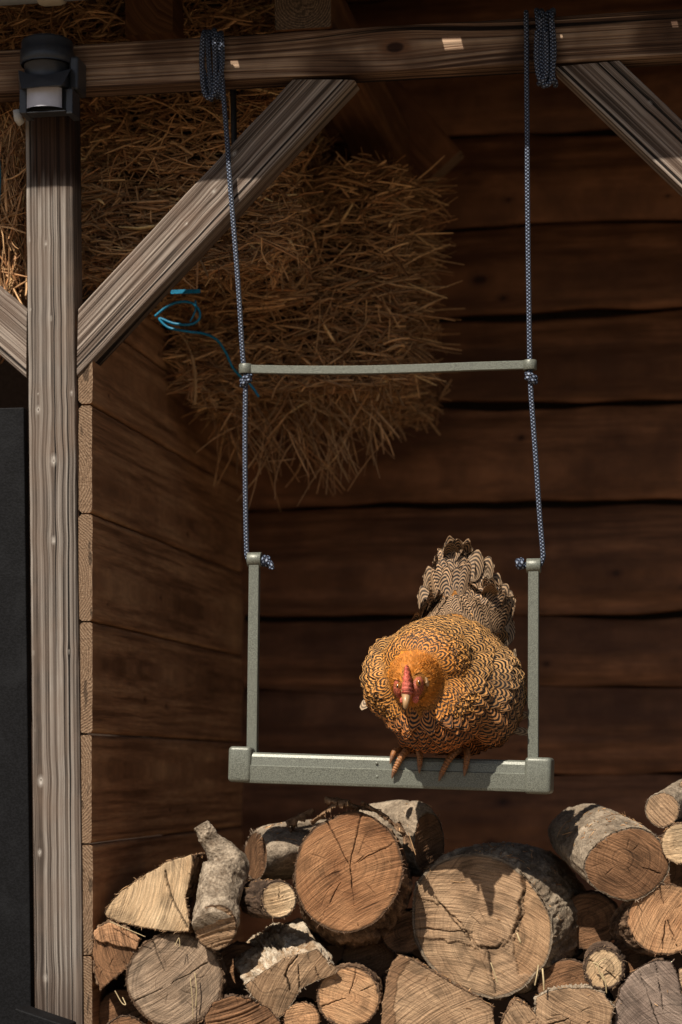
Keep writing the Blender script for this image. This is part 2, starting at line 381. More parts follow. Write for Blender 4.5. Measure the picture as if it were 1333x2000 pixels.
# ------------------------------------------------------------------ timber frame
frame = empty('timber_frame', P(105, 2080, 0), 'weathered grey brown timber frame of post, crossbeam and diagonal braces at the shed front', 'timber frame')
def postuv(px, py):      # post-local coordinates of a pixel
    a = P(px, py, 0); return a
p0 = P(117, 2120, 0); p1 = P(94.5, 186, 0)
Lp = np.linalg.norm(p1-p0); Xp = (p1-p0)/Lp
Cp = np.array([Xp[2], 0, -Xp[0]])
def kuv(px, py, s, q0, X, C):
    a = P(px, py, 0)-q0; return (float(a@X), float(a@C), s)
pk = [(105, 898, .0125), (105, 1055, .009), (75, 800, .009), (100, 622, .006), (60, 605, .004), (58, 468, .005), (90, 475, .006), (80, 1525, .012), (78, 1665, .008),
      (90, 1910, .010), (66, 1275, .005), (135, 1273, .005), (140, 768, .006), (68, 1425, .004), (75, 770, .004)]
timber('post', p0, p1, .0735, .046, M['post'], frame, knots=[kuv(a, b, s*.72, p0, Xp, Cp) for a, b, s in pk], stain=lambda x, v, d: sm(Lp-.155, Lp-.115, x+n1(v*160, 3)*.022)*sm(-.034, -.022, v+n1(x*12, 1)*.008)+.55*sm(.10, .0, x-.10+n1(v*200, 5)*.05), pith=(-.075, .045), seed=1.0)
zb0 = P(633, 147)[2]; zb1 = P(633, 58)[2]; zb = (zb0+zb1)/2
b0 = np.array([P(-420, 140)[0], 0, zb]); b1 = np.array([P(1800, 60)[0], 0, zb])
bk = [(772, 92, .036), (455, 82, .004), (1050, 108, .003)]
timber('beam', b0, b1, zb1-zb0, .047, M['beam'], frame, knots=[(P(a, b)[0]-b0[0], P(a, b)[2]-zb, s) for a, b, s in bk], pith=(-.09, .05), seed=2.0, rough=.0012, stain=lambda x, v, d: .75*sm(.05, .35, fbm(np.stack([x*5.5, v*12, d*0+2.2], -1), 2)))
def brace(a0, a1, c0, c1, kn, seed, flip=1):
    """a0->a1 upper edge, c0->c1 lower edge (pixels) of the front face"""
    A0, A1, C0, C1 = [P(*q, 0.0015) for q in (a0, a1, c0, c1)]
    m0 = (A0+C0)/2; m1 = (A1+C1)/2; X = unit(m1-m0); C = np.array([-X[2], 0, X[0]])
    if C[2] < 0: C = -C
    W = abs(np.dot(A0-C0, C))*.5+abs(np.dot(A1-C1, C))*.5
    k0 = np.dot(A0-C0, X)/W; k1 = np.dot(A1-C1, X)/W
    return timber('brace', m0, m1, W, .05, M['brace'], frame, knots=[kuv(a, b, s, m0, X, C) for a, b, s in kn], k0=k0, k1=k1, seed=seed, pith=(-.085, .04), rough=.0009)
brace((150.5, 600), (573, 158), (153, 737), (690, 153), [(457, 300, .006), (418, 373, .005), (363, 437, .004), (345, 600, .004)], 3.0)
brace((1208, 122), (1420, 310), (1087, 127), (1420, 461), [(1270, 200, .004)], 4.0)
brace((52, 606), (-120, 455), (52, 737), (-120, 590), [(14, 570, .005)], 5.0)
# joists on the beam
jb = P(590, 56, -.006)[2]
fr = timber('joist', np.array([P(592, 30, -.006)[0], -.006, jb+.042]), np.array([P(592, 30, -.006)[0], 1.05, jb+.042]), .084, .084, M['joist'], frame, nrm=(-1, 0, 0), seed=6.0, endmat=M['end_dark'], pith=(.0, .04))
fr.data.transform(Matrix.Translation((-.042, 0, 0)))
o = timber('joist', np.array([P(245, 30, .10)[0], .10, P(300, 66, .10)[2]+.045]), np.array([P(245, 30, .10)[0], 1.05, P(300, 66, .10)[2]+.045]), .09, .075, M['joist'], frame, nrm=(-1, 0, 0), seed=7.0, endmat=M['joist'], pith=(.03, .09))
# inner diagonal support in the dark behind the big brace
q0 = P(650, 120, .75); q1 = P(900, 420, .95)
timber('inner_brace', P(690, 140, .8), P(860, 330, .8), .10, .05, M['backw'], frame, seed=8.0, dx=.02, dv=.006)

# ------------------------------------------------------------------ side wall
XW = P(180, 1400, 0.004)[0]; YB = 1.05
side = empty('side_wall', (XW, .5, P(160, 2100)[2]), 'brown horizontal plank wall running back from the post, sawn ends facing out', 'wall')
edges = [526, 619, 789, 1002, 1214, 1433.5, 1648.5, 1867, 2085]
for i in range(len(edges)-1):
    zt = P(166, edges[i])[2]-.0012; zb_ = P(166, edges[i+1])[2]+.0012; W = zt-zb_
    y0 = .004 if i > 0 else .17
    kn = [(random.uniform(.05, .6), random.uniform(-W*.35, W*.35), random.uniform(.006, .012)) for _ in range(2)]
    timber('plank', (XW+random.uniform(-.001, .001), y0+random.uniform(0, .002), (zt+zb_)/2), (XW, YB, (zt+zb_)/2), W, .0205+.001*(i % 2), M['side'], side,
           nrm=(1, 0, 0), knots=kn, seed=10+i*1.3, pith=(random.uniform(-.05, .05), random.uniform(.05, .09)), dv=.003, dx=.01, bev=.005, rough=.0012, wave=.0008)
# ------------------------------------------------------------------ back wall
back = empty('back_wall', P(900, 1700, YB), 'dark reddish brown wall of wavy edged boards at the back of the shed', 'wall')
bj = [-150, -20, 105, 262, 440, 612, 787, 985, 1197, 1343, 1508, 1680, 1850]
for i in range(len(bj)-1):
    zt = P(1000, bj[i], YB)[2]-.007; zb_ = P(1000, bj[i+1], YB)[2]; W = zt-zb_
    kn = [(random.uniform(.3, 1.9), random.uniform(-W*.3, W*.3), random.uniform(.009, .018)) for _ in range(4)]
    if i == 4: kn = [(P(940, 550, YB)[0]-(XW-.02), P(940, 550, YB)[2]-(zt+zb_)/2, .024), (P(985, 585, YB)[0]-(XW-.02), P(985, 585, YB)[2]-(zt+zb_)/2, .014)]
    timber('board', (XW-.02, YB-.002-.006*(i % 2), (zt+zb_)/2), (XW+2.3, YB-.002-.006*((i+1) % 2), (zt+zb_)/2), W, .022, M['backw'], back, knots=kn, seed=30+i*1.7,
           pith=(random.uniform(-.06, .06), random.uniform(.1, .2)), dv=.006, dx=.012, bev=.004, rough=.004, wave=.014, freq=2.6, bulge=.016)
# added dark sheet: blackens the gaps between boards and hides the sky
bm = bmesh.new(); bevel_box(bm, (XW+.6, YB+.05, 1.6), 3.8, .02, 3.2, .002, 1)
tag(from_bm('gap_blackout', bm, M['roof'], smooth=False), 'dark sheet added behind the back boards to blacken the gaps', kind='structure')
# unseen right wall, added to darken the inside of the shed
rw = empty('darkening_wall', (XW+2.3, .55, 0), 'unseen board wall added at the far right end to darken the shed', 'wall')
for k in range(8):
    bm = bmesh.new(); bevel_box(bm, (XW+2.3, .53, .17+.33*k), .022, 1.04, .322, .003, 1); from_bm('board', bm, M['roof'], rw, False)
# ------------------------------------------------------------------ roof with light gaps near the eave
ZR = ZC+1.15; RS = .34; RY0 = -.22
def to_roof(px, py, Y=0.0):
    p = P(px, py, Y); t = (ZR+RS*(p[1]-RY0)-p[2])/(-SUN[2]+RS*SUN[1]); return p-SUN*t
YE = to_roof(666, 337)[1]
holes = []
for (x0, x1, ya, yb_) in ((864, 906, 76, 96), (441, 468, 119, 131), (1311, 1326, 42, 53), (1094, 1100, 68, 74)):
    a = to_roof(x0, ya); b = to_roof(x1, yb_); holes.append((min(a[0], b[0]), max(a[0], b[0]), min(a[1], b[1]), max(a[1], b[1])))
a = to_roof(418, 98, -.012); b = to_roof(436, 112, -.012); holes.append((a[0], b[0], min(a[1], b[1]), max(a[1], b[1])))
xs = sorted({-2.0, 2.6}.union(*[{h[0], h[1]} for h in holes])); ys = sorted({YE, 1.3}.union(*[{h[2], h[3]} for h in holes]))
bm = bmesh.new(); vs = {}
def rv(x, y, z):
    k = (round(x, 6), round(y, 6), z)
    if k not in vs: vs[k] = bm.verts.new((x, y, z+RS*(y-RY0)))
    return vs[k]
for i in range(len(xs)-1):
    for j in range(len(ys)-1):
        cx, cy = (xs[i]+xs[i+1])/2, (ys[j]+ys[j+1])/2
        if any(h[0] < cx < h[1] and h[2] < cy < h[3] for h in holes): continue
        bm.faces.new([rv(xs[i], ys[j], ZR), rv(xs[i], ys[j+1], ZR), rv(xs[i+1], ys[j+1], ZR), rv(xs[i+1], ys[j], ZR)])
bmesh.ops.solidify(bm, geom=list(bm.faces), thickness=-.002)
roof = from_bm('roof', bm, M['roof'], smooth=False); tag(roof, 'dark shed roof sheet with a few small gaps above the beam', 'roof')
bm = bmesh.new()
ra = math.atan(RS)
for k in range(10): bevel_box(bm, (.3, .12+.110*k, ZR+RS*(.12+.110*k-RY0)-.013-.0012*(k % 2)), 4.2, .110, .016, .002, 1, [np.array([1., 0, 0]), np.array([0, math.cos(ra), math.sin(ra)]), np.array([0, -math.sin(ra), math.cos(ra)])])
tag(from_bm('roof_boarding', bm, M['roof'], smooth=False), 'dark boarding under the shed roof behind the beam', kind='structure')

# ------------------------------------------------------------------ grey pipe and clamp
pz = P(0, 12, -.10); pipe = empty('drain_pipe', (pz[0], -.10, pz[2]), 'grey plastic pipe running along under the roof edge, top left', 'pipe')
tube('pipe', [(P(-300, 12, -.1)[0], -.10, pz[2]+.021), (P(330, 12, -.1)[0], -.10, pz[2]+.024), (P(380, 12, -.1)[0], -.10, pz[2]+.0245)], .021, M['pipe'], pipe, 24)
cx = P(100, 5, -.1)[0]
v_ = []
for dxx in (-.017, 0, .017): pass
tube('clamp', [(cx-.018, -.10, pz[2]+.0212), (cx-.012, -.10, pz[2]+.0212), (cx+.012, -.10, pz[2]+.0213), (cx+.019, -.10, pz[2]+.0213)], [.0225, .0245, .0245, .0225], M['clamp'], pipe, 24)

# ------------------------------------------------------------------ black panel and box at left
bp = empty('black_board', P(20, 2100, .005), 'black painted board closing the bay left of the post', 'board')
a = P(-160, 1400, .006); b = P(47, 1400, .006); zt = P(30, 796, .006)[2]; zl = P(30, 2130, .006)[2]
bm = bmesh.new()
bevel_box(bm, ((a[0]+b[0])/2, .016, (zt+zl)/2), b[0]-a[0], .02, zt-zl, .0015, 2)
for v in bm.verts:
    if v.co.x > (a[0]+b[0])/2: v.co.x += (zt-v.co.z)/(zt-zl)*(P(63, 2130)[0]-P(47, 800)[0])
bo = from_bm('board_face', bm, M['black'], bp, False)
bm = bmesh.new(); ctr = P(70, 2052, -.09); ang = R(-17)
ax = [np.array([math.cos(ang), 0, math.sin(ang)]), np.array([0, 1, 0]), np.array([-math.sin(ang), 0, math.cos(ang)])]
bevel_box(bm, ctr, .082, .05, .11, .0025, 2, ax)
bx = from_bm('box_lid', bm, M['black'], smooth=False); tag(bx, 'tilted corner of a black box lid in front of the post foot', 'box lid')
# dark sheet added behind the left bay to shut out the sky
bm = bmesh.new(); bevel_box(bm, (XW-.05-.4, .62, 1.85), .8, .02, 2.5, .002, 1)
tag(from_bm('bay_blackout', bm, M['roof'], smooth=False), 'added dark backing of the left bay that keeps the sky out', kind='structure')

# ------------------------------------------------------------------ motion sensor
ms = empty('motion_sensor', P(92, 225, -.02), 'black motion sensor with milky lens screwed on top of the post', 'sensor')
SY = -.036
def lathe_px(name, cxp, rows, mat, a0=0, a1=2*math.pi, yc=SY, m=48, squash=1.0):
    """rows = (py, radius m)"""
    c = [P(cxp, r[0], yc) for r in rows]; an = np.linspace(a0, a1, m, endpoint=False)
    v = np.array([[cc[0]+r[1]*math.cos(t), yc+squash*r[1]*math.sin(t), cc[2]] for cc, r in zip(c, rows) for t in an])
    f = grid_faces(len(rows), m, True).tolist(); f.append(list(range(m))); f.append([(len(rows)-1)*m+i for i in range(m)][::-1])
    return mesh(name, v, f, mat, ms)
lathe_px('cap', 93, [(80, .034), (82, .037), (87, .0385), (103, .0385), (104, .040), (127, .0402), (130, .0385)], M['sensor'])
lathe_px('swivel', 92, [(126, .034), (150, .032), (165, .030)], M['sensor'])
# hood: angular visor
def hexa(name, pts, mat):     # pts front polygon (px,py,Y) list and back polygon
    f, b = pts; v = [P(*q) for q in f]+[P(*q) for q in b]; n = len(f)
    fc = [list(range(n)), [n+i for i in range(n)][::-1]]+[[i, (i+1) % n, n+(i+1) % n, n+i][::-1] for i in range(n)]
    return mesh(name, v, fc, mat, ms, False)
hexa('visor', ([(36, 137, -.064), (80, 152, -.078), (140, 133, -.064), (122, 166, -.086), (80, 169, -.090), (42, 173, -.084)],
               [(36, 139, -.02), (80, 152, -.02), (140, 135, -.02), (142, 175, -.02), (80, 177, -.02), (38, 175, -.02)]), M['sensor'])
bm = bmesh.new()
def pbox(bm, x0, x1, y0, y1, Yf, Yb, r=.0015):
    a = P(x0, y1, Yf); b = P(x1, y0, Yf); bevel_box(bm, ((a[0]+b[0])/2, (Yf+Yb)/2, (a[2]+b[2])/2), abs(b[0]-a[0]), abs(Yb-Yf), abs(b[2]-a[2]), r, 2)
pbox(bm, 38, 52, 172, 222, -.068, -.03); pbox(bm, 129, 142, 172, 222, -.068, -.03); pbox(bm, 52, 129, 214, 221, -.070, -.045)
pbox(bm, 46, 134, 172, 218, -.050, -.030)
from_bm('housing', bm, M['sensor'], ms, False)
an = np.linspace(-math.pi*.86, -math.pi*.14, 25); zt_, zb_ = P(90, 174, -.06)[2], P(90, 213, -.06)[2]; cx = P(90, 195, -.05)[0]
v = np.array([[cx+.031*math.cos(t), -.050+.026*math.sin(t), z] for z in np.linspace(zb_, zt_, 9) for t in an])
mesh('lens', v, grid_faces(9, 25), M['lens'], ms)
bm = bmesh.new(); pbox(bm, 134, 153, 108, 176, -.046, -.001, .004); pbox(bm, 60, 130, 150, 185, -.03, -.001, .003); from_bm('bracket', bm, M['sensor'], ms, False)
tube('cable_gland', [P(34, 215, -.02), P(36, 232, -.018), P(42, 240, -.012)], .0065, M['white'], ms)

# ------------------------------------------------------------------ swing
SWY = -.012
sw = empty('hanging_swing', P(766, 1505, SWY), 'grey green perch swing hung from the beam on two navy ropes', 'swing')
bm_ = None
def rope_piece(name, pts, r=.0037, parent=None, n=14, flat=False):
    path = spline(pts, n); v, f = tube_data(path, r, 14); L = np.concatenate([[0], np.cumsum(np.linalg.norm(np.diff(path, axis=0), axis=1))])
    a = np.linspace(0, 1, 14, endpoint=False); tri = 1-np.abs(2*a-1)
    g = np.array([[k/14, l/(2*math.pi*r), 0] for l in L for k in range(14)])
    # close the seam: four-fold pattern, so wrap 0..1 is consistent except one column, kept at the back
    return mesh(name, v, f, M['rope'], parent, attrs={'g': g})
def rp(px, py, Y=SWY): return P(px, py, Y)
# left rope: from beam wraps to the bar, on to the arm
rl = rope_piece('rope', [rp(420, 62, .004), rp(423, 68, -.008), rp(428, 95, -.011), rp(434, 150, -.011), rp(438, 200), rp(443, 260), rp(450, 360), rp(459, 470), rp(468, 590), rp(475, 700), rp(480, 722), rp(480, 760), rp(479, 860), rp(480, 980), rp(482, 1070), rp(483, 1085), rp(487, 1094), rp(498, 1095), rp(515, 1096)], parent=sw)
rr_ = rope_piece('rope', [rp(1028, 24, .004), rp(1028, 32, -.008), rp(1029, 90, -.010), rp(1029, 150, -.010), rp(1030, 250), rp(1031, 400), rp(1033, 560), rp(1035, 700), rp(1036, 725), rp(1037, 760), rp(1042, 830), rp(1048, 910), rp(1054, 1000), rp(1060, 1070), rp(1061, 1088), rp(1055, 1103), rp(1043, 1106), rp(1025, 1104)], parent=sw)
def wraps(xs, top, bot, parent, seed):
    rs = random.Random(seed); tb = zb1; tp = []
    for k, x in enumerate(xs):
        yb = bot+rs.uniform(-8, 6); yt = top+rs.uniform(-4, 3)
        j = lambda: rs.uniform(-3, 3)
        pts = [rp(x+j(), yt+6, .03), rp(x+j(), yt-1, .012), rp(x+j(), yt, -.002), rp(x+j(), yt+12, -.0085-.004*(k % 2)), rp(x+j()*1.5, (yt+yb)/2, -.011-.004*(k % 2)), rp(x+j()*2, yb-22, -.012-.003*(k % 2)), rp(x+4+j(), yb-4, -.008), rp(x+4+j(), yb, .002), rp(x+6, yb-8, .016)]
        if bot > 175: pass
        rope_piece('wrap', pts, .0038, parent, 8)
wraps([399, 408, 419, 431], 64, 188, rl, 3)
wraps([1051, 1060, 1069, 1079], 25, 168, rr_, 4)
def loop_strand(x0, x1, top, bot, parent, Y=-.016):
    rope_piece('wrap', [rp(x0, top, Y), rp(x0-2, (top+bot)/2, Y), rp(x0+2, bot-14, Y), rp((x0+x1)/2, bot, Y), rp(x1-1, bot-14, Y), rp(x1, (top+bot)/2, Y), rp(x1-2, top, Y)], .0038, parent, 10)
loop_strand(397, 421, 70, 191, rl); loop_strand(1056, 1079, 34, 166, rr_); loop_strand(1050, 1068, 60, 158, rr_, -.019)
def knot(cx, cy, r, parent, tilt=.5, turns=1.6, ax=(0, 0, 1)):
    c = rp(cx, cy); t = np.linspace(0, turns*2*math.pi, 26); axv = unit(ax); e1 = unit(np.cross(axv, [0, 1, 0.01])); e2 = np.cross(axv, e1)
    pts = [c+e1*r*math.cos(a)+e2*r*math.sin(a)*.9+axv*((a/(turns*2*math.pi)-.5)*.009+tilt*r*math.cos(a)) for a in t]
    rope_piece('knot', pts, .0040, parent, 3)
knot(481, 743, .0058, rl, -.5); knot(1038, 738, .0058, rr_, .75)
knot(521, 1096, .0048, rl, .2, 1.8, (1, 0, -.2)); knot(1018, 1101, .0048, rr_, .2, 1.8, (1, 0, .2))
rope_piece('rope_end', [rp(524, 1096), rp(529, 1101, -.018), rp(531, 1109, -.018), rp(531, 1112, -.018)], .0040, rl, 4)
# crossbar
cb = spline([rp(490, 721.5, -.012), rp(580, 723, -.015), rp(700, 723, -.018), rp(820, 720, -.019), rp(930, 716, -.016), rp(1028, 713, -.012)], 8)
hh, dd = .0062, .004
v = []; 
for i, p in enumerate(cb):
    k = 1.0+.12*math.sin(i/len(cb)*math.pi)*0
    for (a, b) in ((-dd, -hh+.001), (-dd+.001, -hh), (dd-.001, -hh), (dd, -hh+.001), (dd, hh-.001), (dd-.001, hh), (-dd+.001, hh), (-dd, hh-.001)):
        v.append(p+np.array([0, a, b]))
n = len(cb); f = grid_faces(n, 8, True).tolist()+[list(range(8)), [(n-1)*8+i for i in range(8)][::-1]]
bar = mesh('crossbar', v, f, M['green'], sw, False)
def ring(cx, cy, parent):
    c = rp(cx, cy); m = 32; v = []; prof = [(.0062, -.0068), (.0092, -.0072), (.0099, -.0062), (.0099, .0062), (.0092, .0072), (.0062, .0068)]
    for (r, z) in prof:
        for k in range(m): a = 2*math.pi*k/m; v.append(c+np.array([r*math.cos(a), r*math.sin(a), z]))
    f = [[i*m+k, i*m+(k+1) % m, ((i+1) % 6)*m+(k+1) % m, ((i+1) % 6)*m+k] for i in range(6) for k in range(m)]
    mesh('ring', v, f, M['green'], parent)
ring(480, 721, bar); ring(1035.5, 713.5, bar)
# arms
def arm(tx, ty, bx, by, parent=sw):
    a = rp(tx, ty); b = rp(bx, by); z = unit(a-b); c = (a+b)/2; x = unit(np.array([z[2], 0, -z[0]])); y = np.cross(z, x)
    bm = bmesh.new(); bevel_box(bm, c, .0152, .013, np.linalg.norm(a-b), .0012, 2, [x, y, z])
    o = from_bm('arm', bm, M['green'], parent, False)
    m = 28; v = []; R0 = .0102
    cc = rp(tx, ty-4)
    prof = [(.0058, -.0102), (R0-.0005, -.0102), (R0, -.0095), (R0, .0095), (R0-.0005, .0102), (.0058, .0102)]
    for (r, xx) in prof:
        for k in range(m): t = 2*math.pi*k/m; v.append(cc+np.array([xx, r*math.cos(t), r*math.sin(t)*1.05]))
    f = [[i*m+k, i*m+(k+1) % m, ((i+1) % 6)*m+(k+1) % m, ((i+1) % 6)*m+k] for i in range(6) for k in range(m)]
    mesh('eyelet', v, f, M['green'], o)
    return o
arm(498, 1097, 493.5, 1470); arm(1043, 1109, 1042, 1490)
# seat
s0 = rp(499, 1499.5); s1 = rp(1032, 1516.5); X = unit(s1-s0); Z = unit(np.cross(X, [0, 1, 0])); Z = Z if Z[2] > 0 else -Z; Yv = np.array([0, 1.0, 0])
prof = [(-.0265, -.0215), (-.0275, -.018), (-.0282, .003), (-.0265, .0045), (-.0255, .0165), (-.0235, .0205), (-.019, .0228), (-.0165, .0228), (-.0155, .0218), (-.0120, .0218), (-.011, .0228),
        (-.004, .0228), (-.003, .0218), (.003, .0218), (.004, .0228), (.011, .0228), (.012, .0218), (.0155, .0218), (.0165, .0228), (.019, .0228), (.0265, .0175), (.0275, -.018), (.025, -.0225), (-.0235, -.0225)]
v = [s+Yv*a+Z*b for s in (s0-X*.01, s1+X*.01) for (a, b) in prof]; m = len(prof)
seat = mesh('seat', v, grid_faces(2, m, True, 0, True).tolist()+[list(range(m)), [m+i for i in range(m)][::-1]], M['green'], sw, False)
for (px, py) in ((736, 1491), (737, 1517)):
    c = rp(px, py, SWY-.0278); bm = bmesh.new(); bmesh.ops.create_icosphere(bm, subdivisions=2, radius=.0022, matrix=Matrix.Translation(V(c))@Matrix.Diagonal((1, .5, 1, 1))); from_bm('rivet', bm, M['green'], seat)
for (px, py, wpx, hpx) in ((476.5, 1493, 46, 70), (1054, 1515, 51, 70)):
    c = rp(px, py); bm = bmesh.new(); bevel_box(bm, c, wpx*.00075, .061, hpx*.00075, .006, 4, [X, Yv, Z]); from_bm('end_cap', bm, M['green'], sw)

def stalks(n_or_pts, dirs, lens, wid, cols, bend=.25, segs=3, seed=0):
    """flat-ish bent three-sided stalks; returns verts, faces, colours"""
    r_ = np.random.default_rng(seed); p = np.asarray(n_or_pts, float); n = len(p); d = unit(dirs)
    a = unit(np.cross(d, r_.normal(size=(n, 3)))); b = np.cross(d, a); k = (r_.normal(size=(n, 1))*bend)
    t = np.linspace(-.5, .5, segs+1)
    ctr = p[:, None]+d[:, None]*(t[None, :, None]*lens[:, None, None])+a[:, None]*((t**2-.08)[None, :, None]*lens[:, None, None]*k[:, None])
    an = np.array([0, 2.1, 4.2]); ww = wid[:, None, None, None]
    off = (np.cos(an)[None, None, :, None]*b[:, None, None]*1.0+np.sin(an)[None, None, :, None]*a[:, None, None]*.45)*ww*.5
    taper = (1-.35*np.abs(t*2)**4)[None, :, None, None]
    v = (ctr[:, :, None]+off*taper).reshape(-1, 3); m = (segs+1)*3
    f = []
    for s in range(segs):
        for j in range(3): f.append([s*3+j, s*3+(j+1) % 3, (s+1)*3+(j+1) % 3, (s+1)*3+j])
    f = (np.array(f)[None]+(np.arange(n)*m)[:, None, None]).reshape(-1, 4)
    c = np.repeat(cols, m, 0); return v, f, c
# ------------------------------------------------------------------ logs
def in_poly(x, y, poly):
    inside = np.zeros(x.shape, bool); n = len(poly)
    for i in range(n):
        (xa, ya), (xb, yb) = poly[i], poly[(i+1) % n]
        c = ((ya > y) != (yb > y)) & (x < (xb-xa)*(y-ya)/(yb-ya+1e-12)+xa); inside ^= c
    return inside
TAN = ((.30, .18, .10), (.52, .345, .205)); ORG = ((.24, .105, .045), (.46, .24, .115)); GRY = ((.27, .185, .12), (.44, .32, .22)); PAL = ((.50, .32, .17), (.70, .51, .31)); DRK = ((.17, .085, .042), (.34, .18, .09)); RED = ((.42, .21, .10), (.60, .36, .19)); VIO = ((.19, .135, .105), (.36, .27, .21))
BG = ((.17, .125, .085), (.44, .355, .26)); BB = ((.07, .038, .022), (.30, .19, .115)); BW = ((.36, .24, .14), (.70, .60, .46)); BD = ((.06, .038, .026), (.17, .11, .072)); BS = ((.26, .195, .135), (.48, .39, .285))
def logpiece(label, outline, Y0, secs, wood=TAN, bark=BB, smooth=True, n=(0.05, -1, .08), center=None, saw=20, cracks=(), pith=(0, 0), barkw=.035, rough=.0022, steps=(), lines=(), name='log', cat='log', seed=None, res=.0017, ridg=1.0, circ=False, notch=None, cutamp=1.0):
    """outline: px polygon of the front end; secs: (dY, dx px, dy px, scale) of following cross-sections"""
    global _seed
    _seed += 1; sd_ = _seed*1.37 if seed is None else seed
    if circ:
        cx, cy, rx, ry = outline; t = np.linspace(0, 2*math.pi, 14, endpoint=False)
        rr = 1+.035*n1(t*1.0+sd_*3, sd_); outline = [(cx+rx*a*math.cos(q), cy+ry*a*math.sin(q)) for q, a in zip(t, rr)]; center = (cx, cy)
    pts = np.array(outline, float)
    c0 = np.array(center if center else pts.mean(0)); C0 = P(c0[0], c0[1], Y0); Nn = unit(n)
    e1 = unit(np.cross([0, 0, 1.0], Nn)); e1 = e1 if e1[0] > 0 else -e1; e2 = np.cross(Nn, e1); e2 = e2 if e2[2] > 0 else -e2
    def proj(px, py):
        d = FWD+RGT*((px-PX0)/F)+UP*((HY-py)/F); t = np.dot(C0-CAM, Nn)/np.dot(d, Nn); return CAM+d*t-C0
    q = np.array([proj(*p) for p in pts]); uv = np.stack([q@e1, q@e2], -1)
    if smooth:
        cl = np.vstack([uv[-1], uv, uv[:2]]); s = spline(cl, 8); uv = s[8:-8]
    Rm = np.linalg.norm(uv, axis=1).max()
    na = int(np.clip(2*math.pi*Rm/res, 90, 340)); nr = int(np.clip(Rm/res, 16, 60))
    th = np.linspace(0, 2*math.pi, na, endpoint=False); rad = np.zeros(na)
    A = uv; B = np.roll(uv, -1, 0)
    for k, t in enumerate(th):
        d = np.array([math.cos(t), math.sin(t)]); E = B-A; den = d[0]*E[:, 1]-d[1]*E[:, 0]; den = np.where(abs(den) < 1e-12, 1e-12, den)
        rr = (A[:, 0]*E[:, 1]-A[:, 1]*E[:, 0])/den; ss = (A[:, 0]*d[1]-A[:, 1]*d[0])/den
        ok = (rr > 0) & (ss >= -1e-6) & (ss <= 1+1e-6); rad[k] = rr[ok].max() if ok.any() else rad[k-1]
    cs = np.stack([np.cos(th), np.sin(th)], -1)
    jit = n1(th*14/ (2*math.pi)*3, sd_)*.0012+n1(th*30, sd_+3)*.0007; jit = jit*np.sin(np.minimum(th, 2*math.pi-th)/2*3 if False else np.clip(np.minimum(th, 2*math.pi-th)*6, 0, math.pi/2)); rad = rad+jit
    parent = empty(name, C0, label, cat, 'split and round logs in the woodpile')
    # ---- face
    rr = np.linspace(0, 1, nr); U = (rr[:, None]*rad[None])[..., None]*cs[None]; u, v = U[..., 0], U[..., 1]; RN = rr[:, None]+0*u
    pu, pv = pith[0]*Rm, pith[1]*Rm
    pd = np.sqrt((u-pu)**2+(v-pv)**2); pa = np.arctan2(v-pv, u-pu)
    warp = fbm(np.stack([u*25, v*25, np.full_like(u, sd_)], -1), 2); ringd = pd*(1+.10*warp)
    sa = R(saw); su = u*math.cos(sa)+v*math.sin(sa); sv = -u*math.sin(sa)+v*math.cos(sa); sv = sv+.35*su*su*6*math.copysign(1, math.sin(sd_*5))
    sw1 = fbm(np.stack([su*9, sv*260, np.full_like(u, sd_)], -1), 3)
    big = fbm(np.stack([u*18, v*18, np.full_like(u, sd_+4)], -1), 3)
    h = sw1*.0011*cutamp+big*.0018
    dirt = np.zeros_like(u)
    for (ca, r0, r1, wd) in cracks:
        ca = R(ca); cxd = np.cos(ca), np.sin(ca); al = (u-pu)*cxd[0]+(v-pv)*cxd[1]; pe = -(u-pu)*cxd[1]+(v-pv)*cxd[0]
        pe = pe+n1(al*45, ca*7+sd_)*.0022+n1(al*220, ca*3)*.0010
        wloc = .62*wd*(.25+.75*np.clip((al/Rm-r0)/(r1-r0+1e-6), 0, 1))*sm(r1+.02, r1-.05, al/Rm)*sm(r0-.03, r0+.03, al/Rm)
        k = np.exp(-(pe/(wloc+2e-4))**2)*(al > r0*Rm); h -= k*.005; dirt = np.maximum(dirt, k)
    hair = 0
    for k in range(9):
        ca = rng.uniform(-math.pi, math.pi); al = (u-pu)*math.cos(ca)+(v-pv)*math.sin(ca); pe = -(u-pu)*math.sin(ca)+(v-pv)*math.cos(ca)+n1(al*90, k+sd_)*.002
        a0 = rng.uniform(.05, .6)*Rm; kk = np.exp(-(pe/.0007)**2)*sm(a0, a0+.01, al)*sm(a0+.35*Rm, a0+.2*Rm, al); hair = np.maximum(hair, kk)
    h -= hair*.0015; dirt = np.maximum(dirt, hair*.6)
    tone = .5+.5*np.clip(big*1.7+sw1*.6, -1, 1)
    col = np.array(wood[0])[None, None]*(1-tone[..., None])+np.array(wood[1])[None, None]*tone[..., None]
    ringm = .5+.5*np.sin(ringd*2*math.pi/.0052+warp*2); col *= (.90+.14*ringm)[..., None]
    stain = sm(.05, .45, fbm(np.stack([u*30, v*30, np.full_like(u, sd_+9)], -1), 2)); col *= (1-.35*stain)[..., None]
    for (poly, hgt, cmul) in steps:
        pp = [(float(proj(*p)@e1), float(proj(*p)@e2)) for p in poly]
        nu = u+fbm(np.stack([u*60, v*60, 0*u+sd_], -1), 3)*.006; nv_ = v+fbm(np.stack([u*60, v*60, 0*u+sd_+7], -1), 3)*.006; ins = in_poly(nu, nv_, pp); h = h+np.where(ins, hgt, 0); col = np.where(ins[..., None], col*np.array(cmul), col)
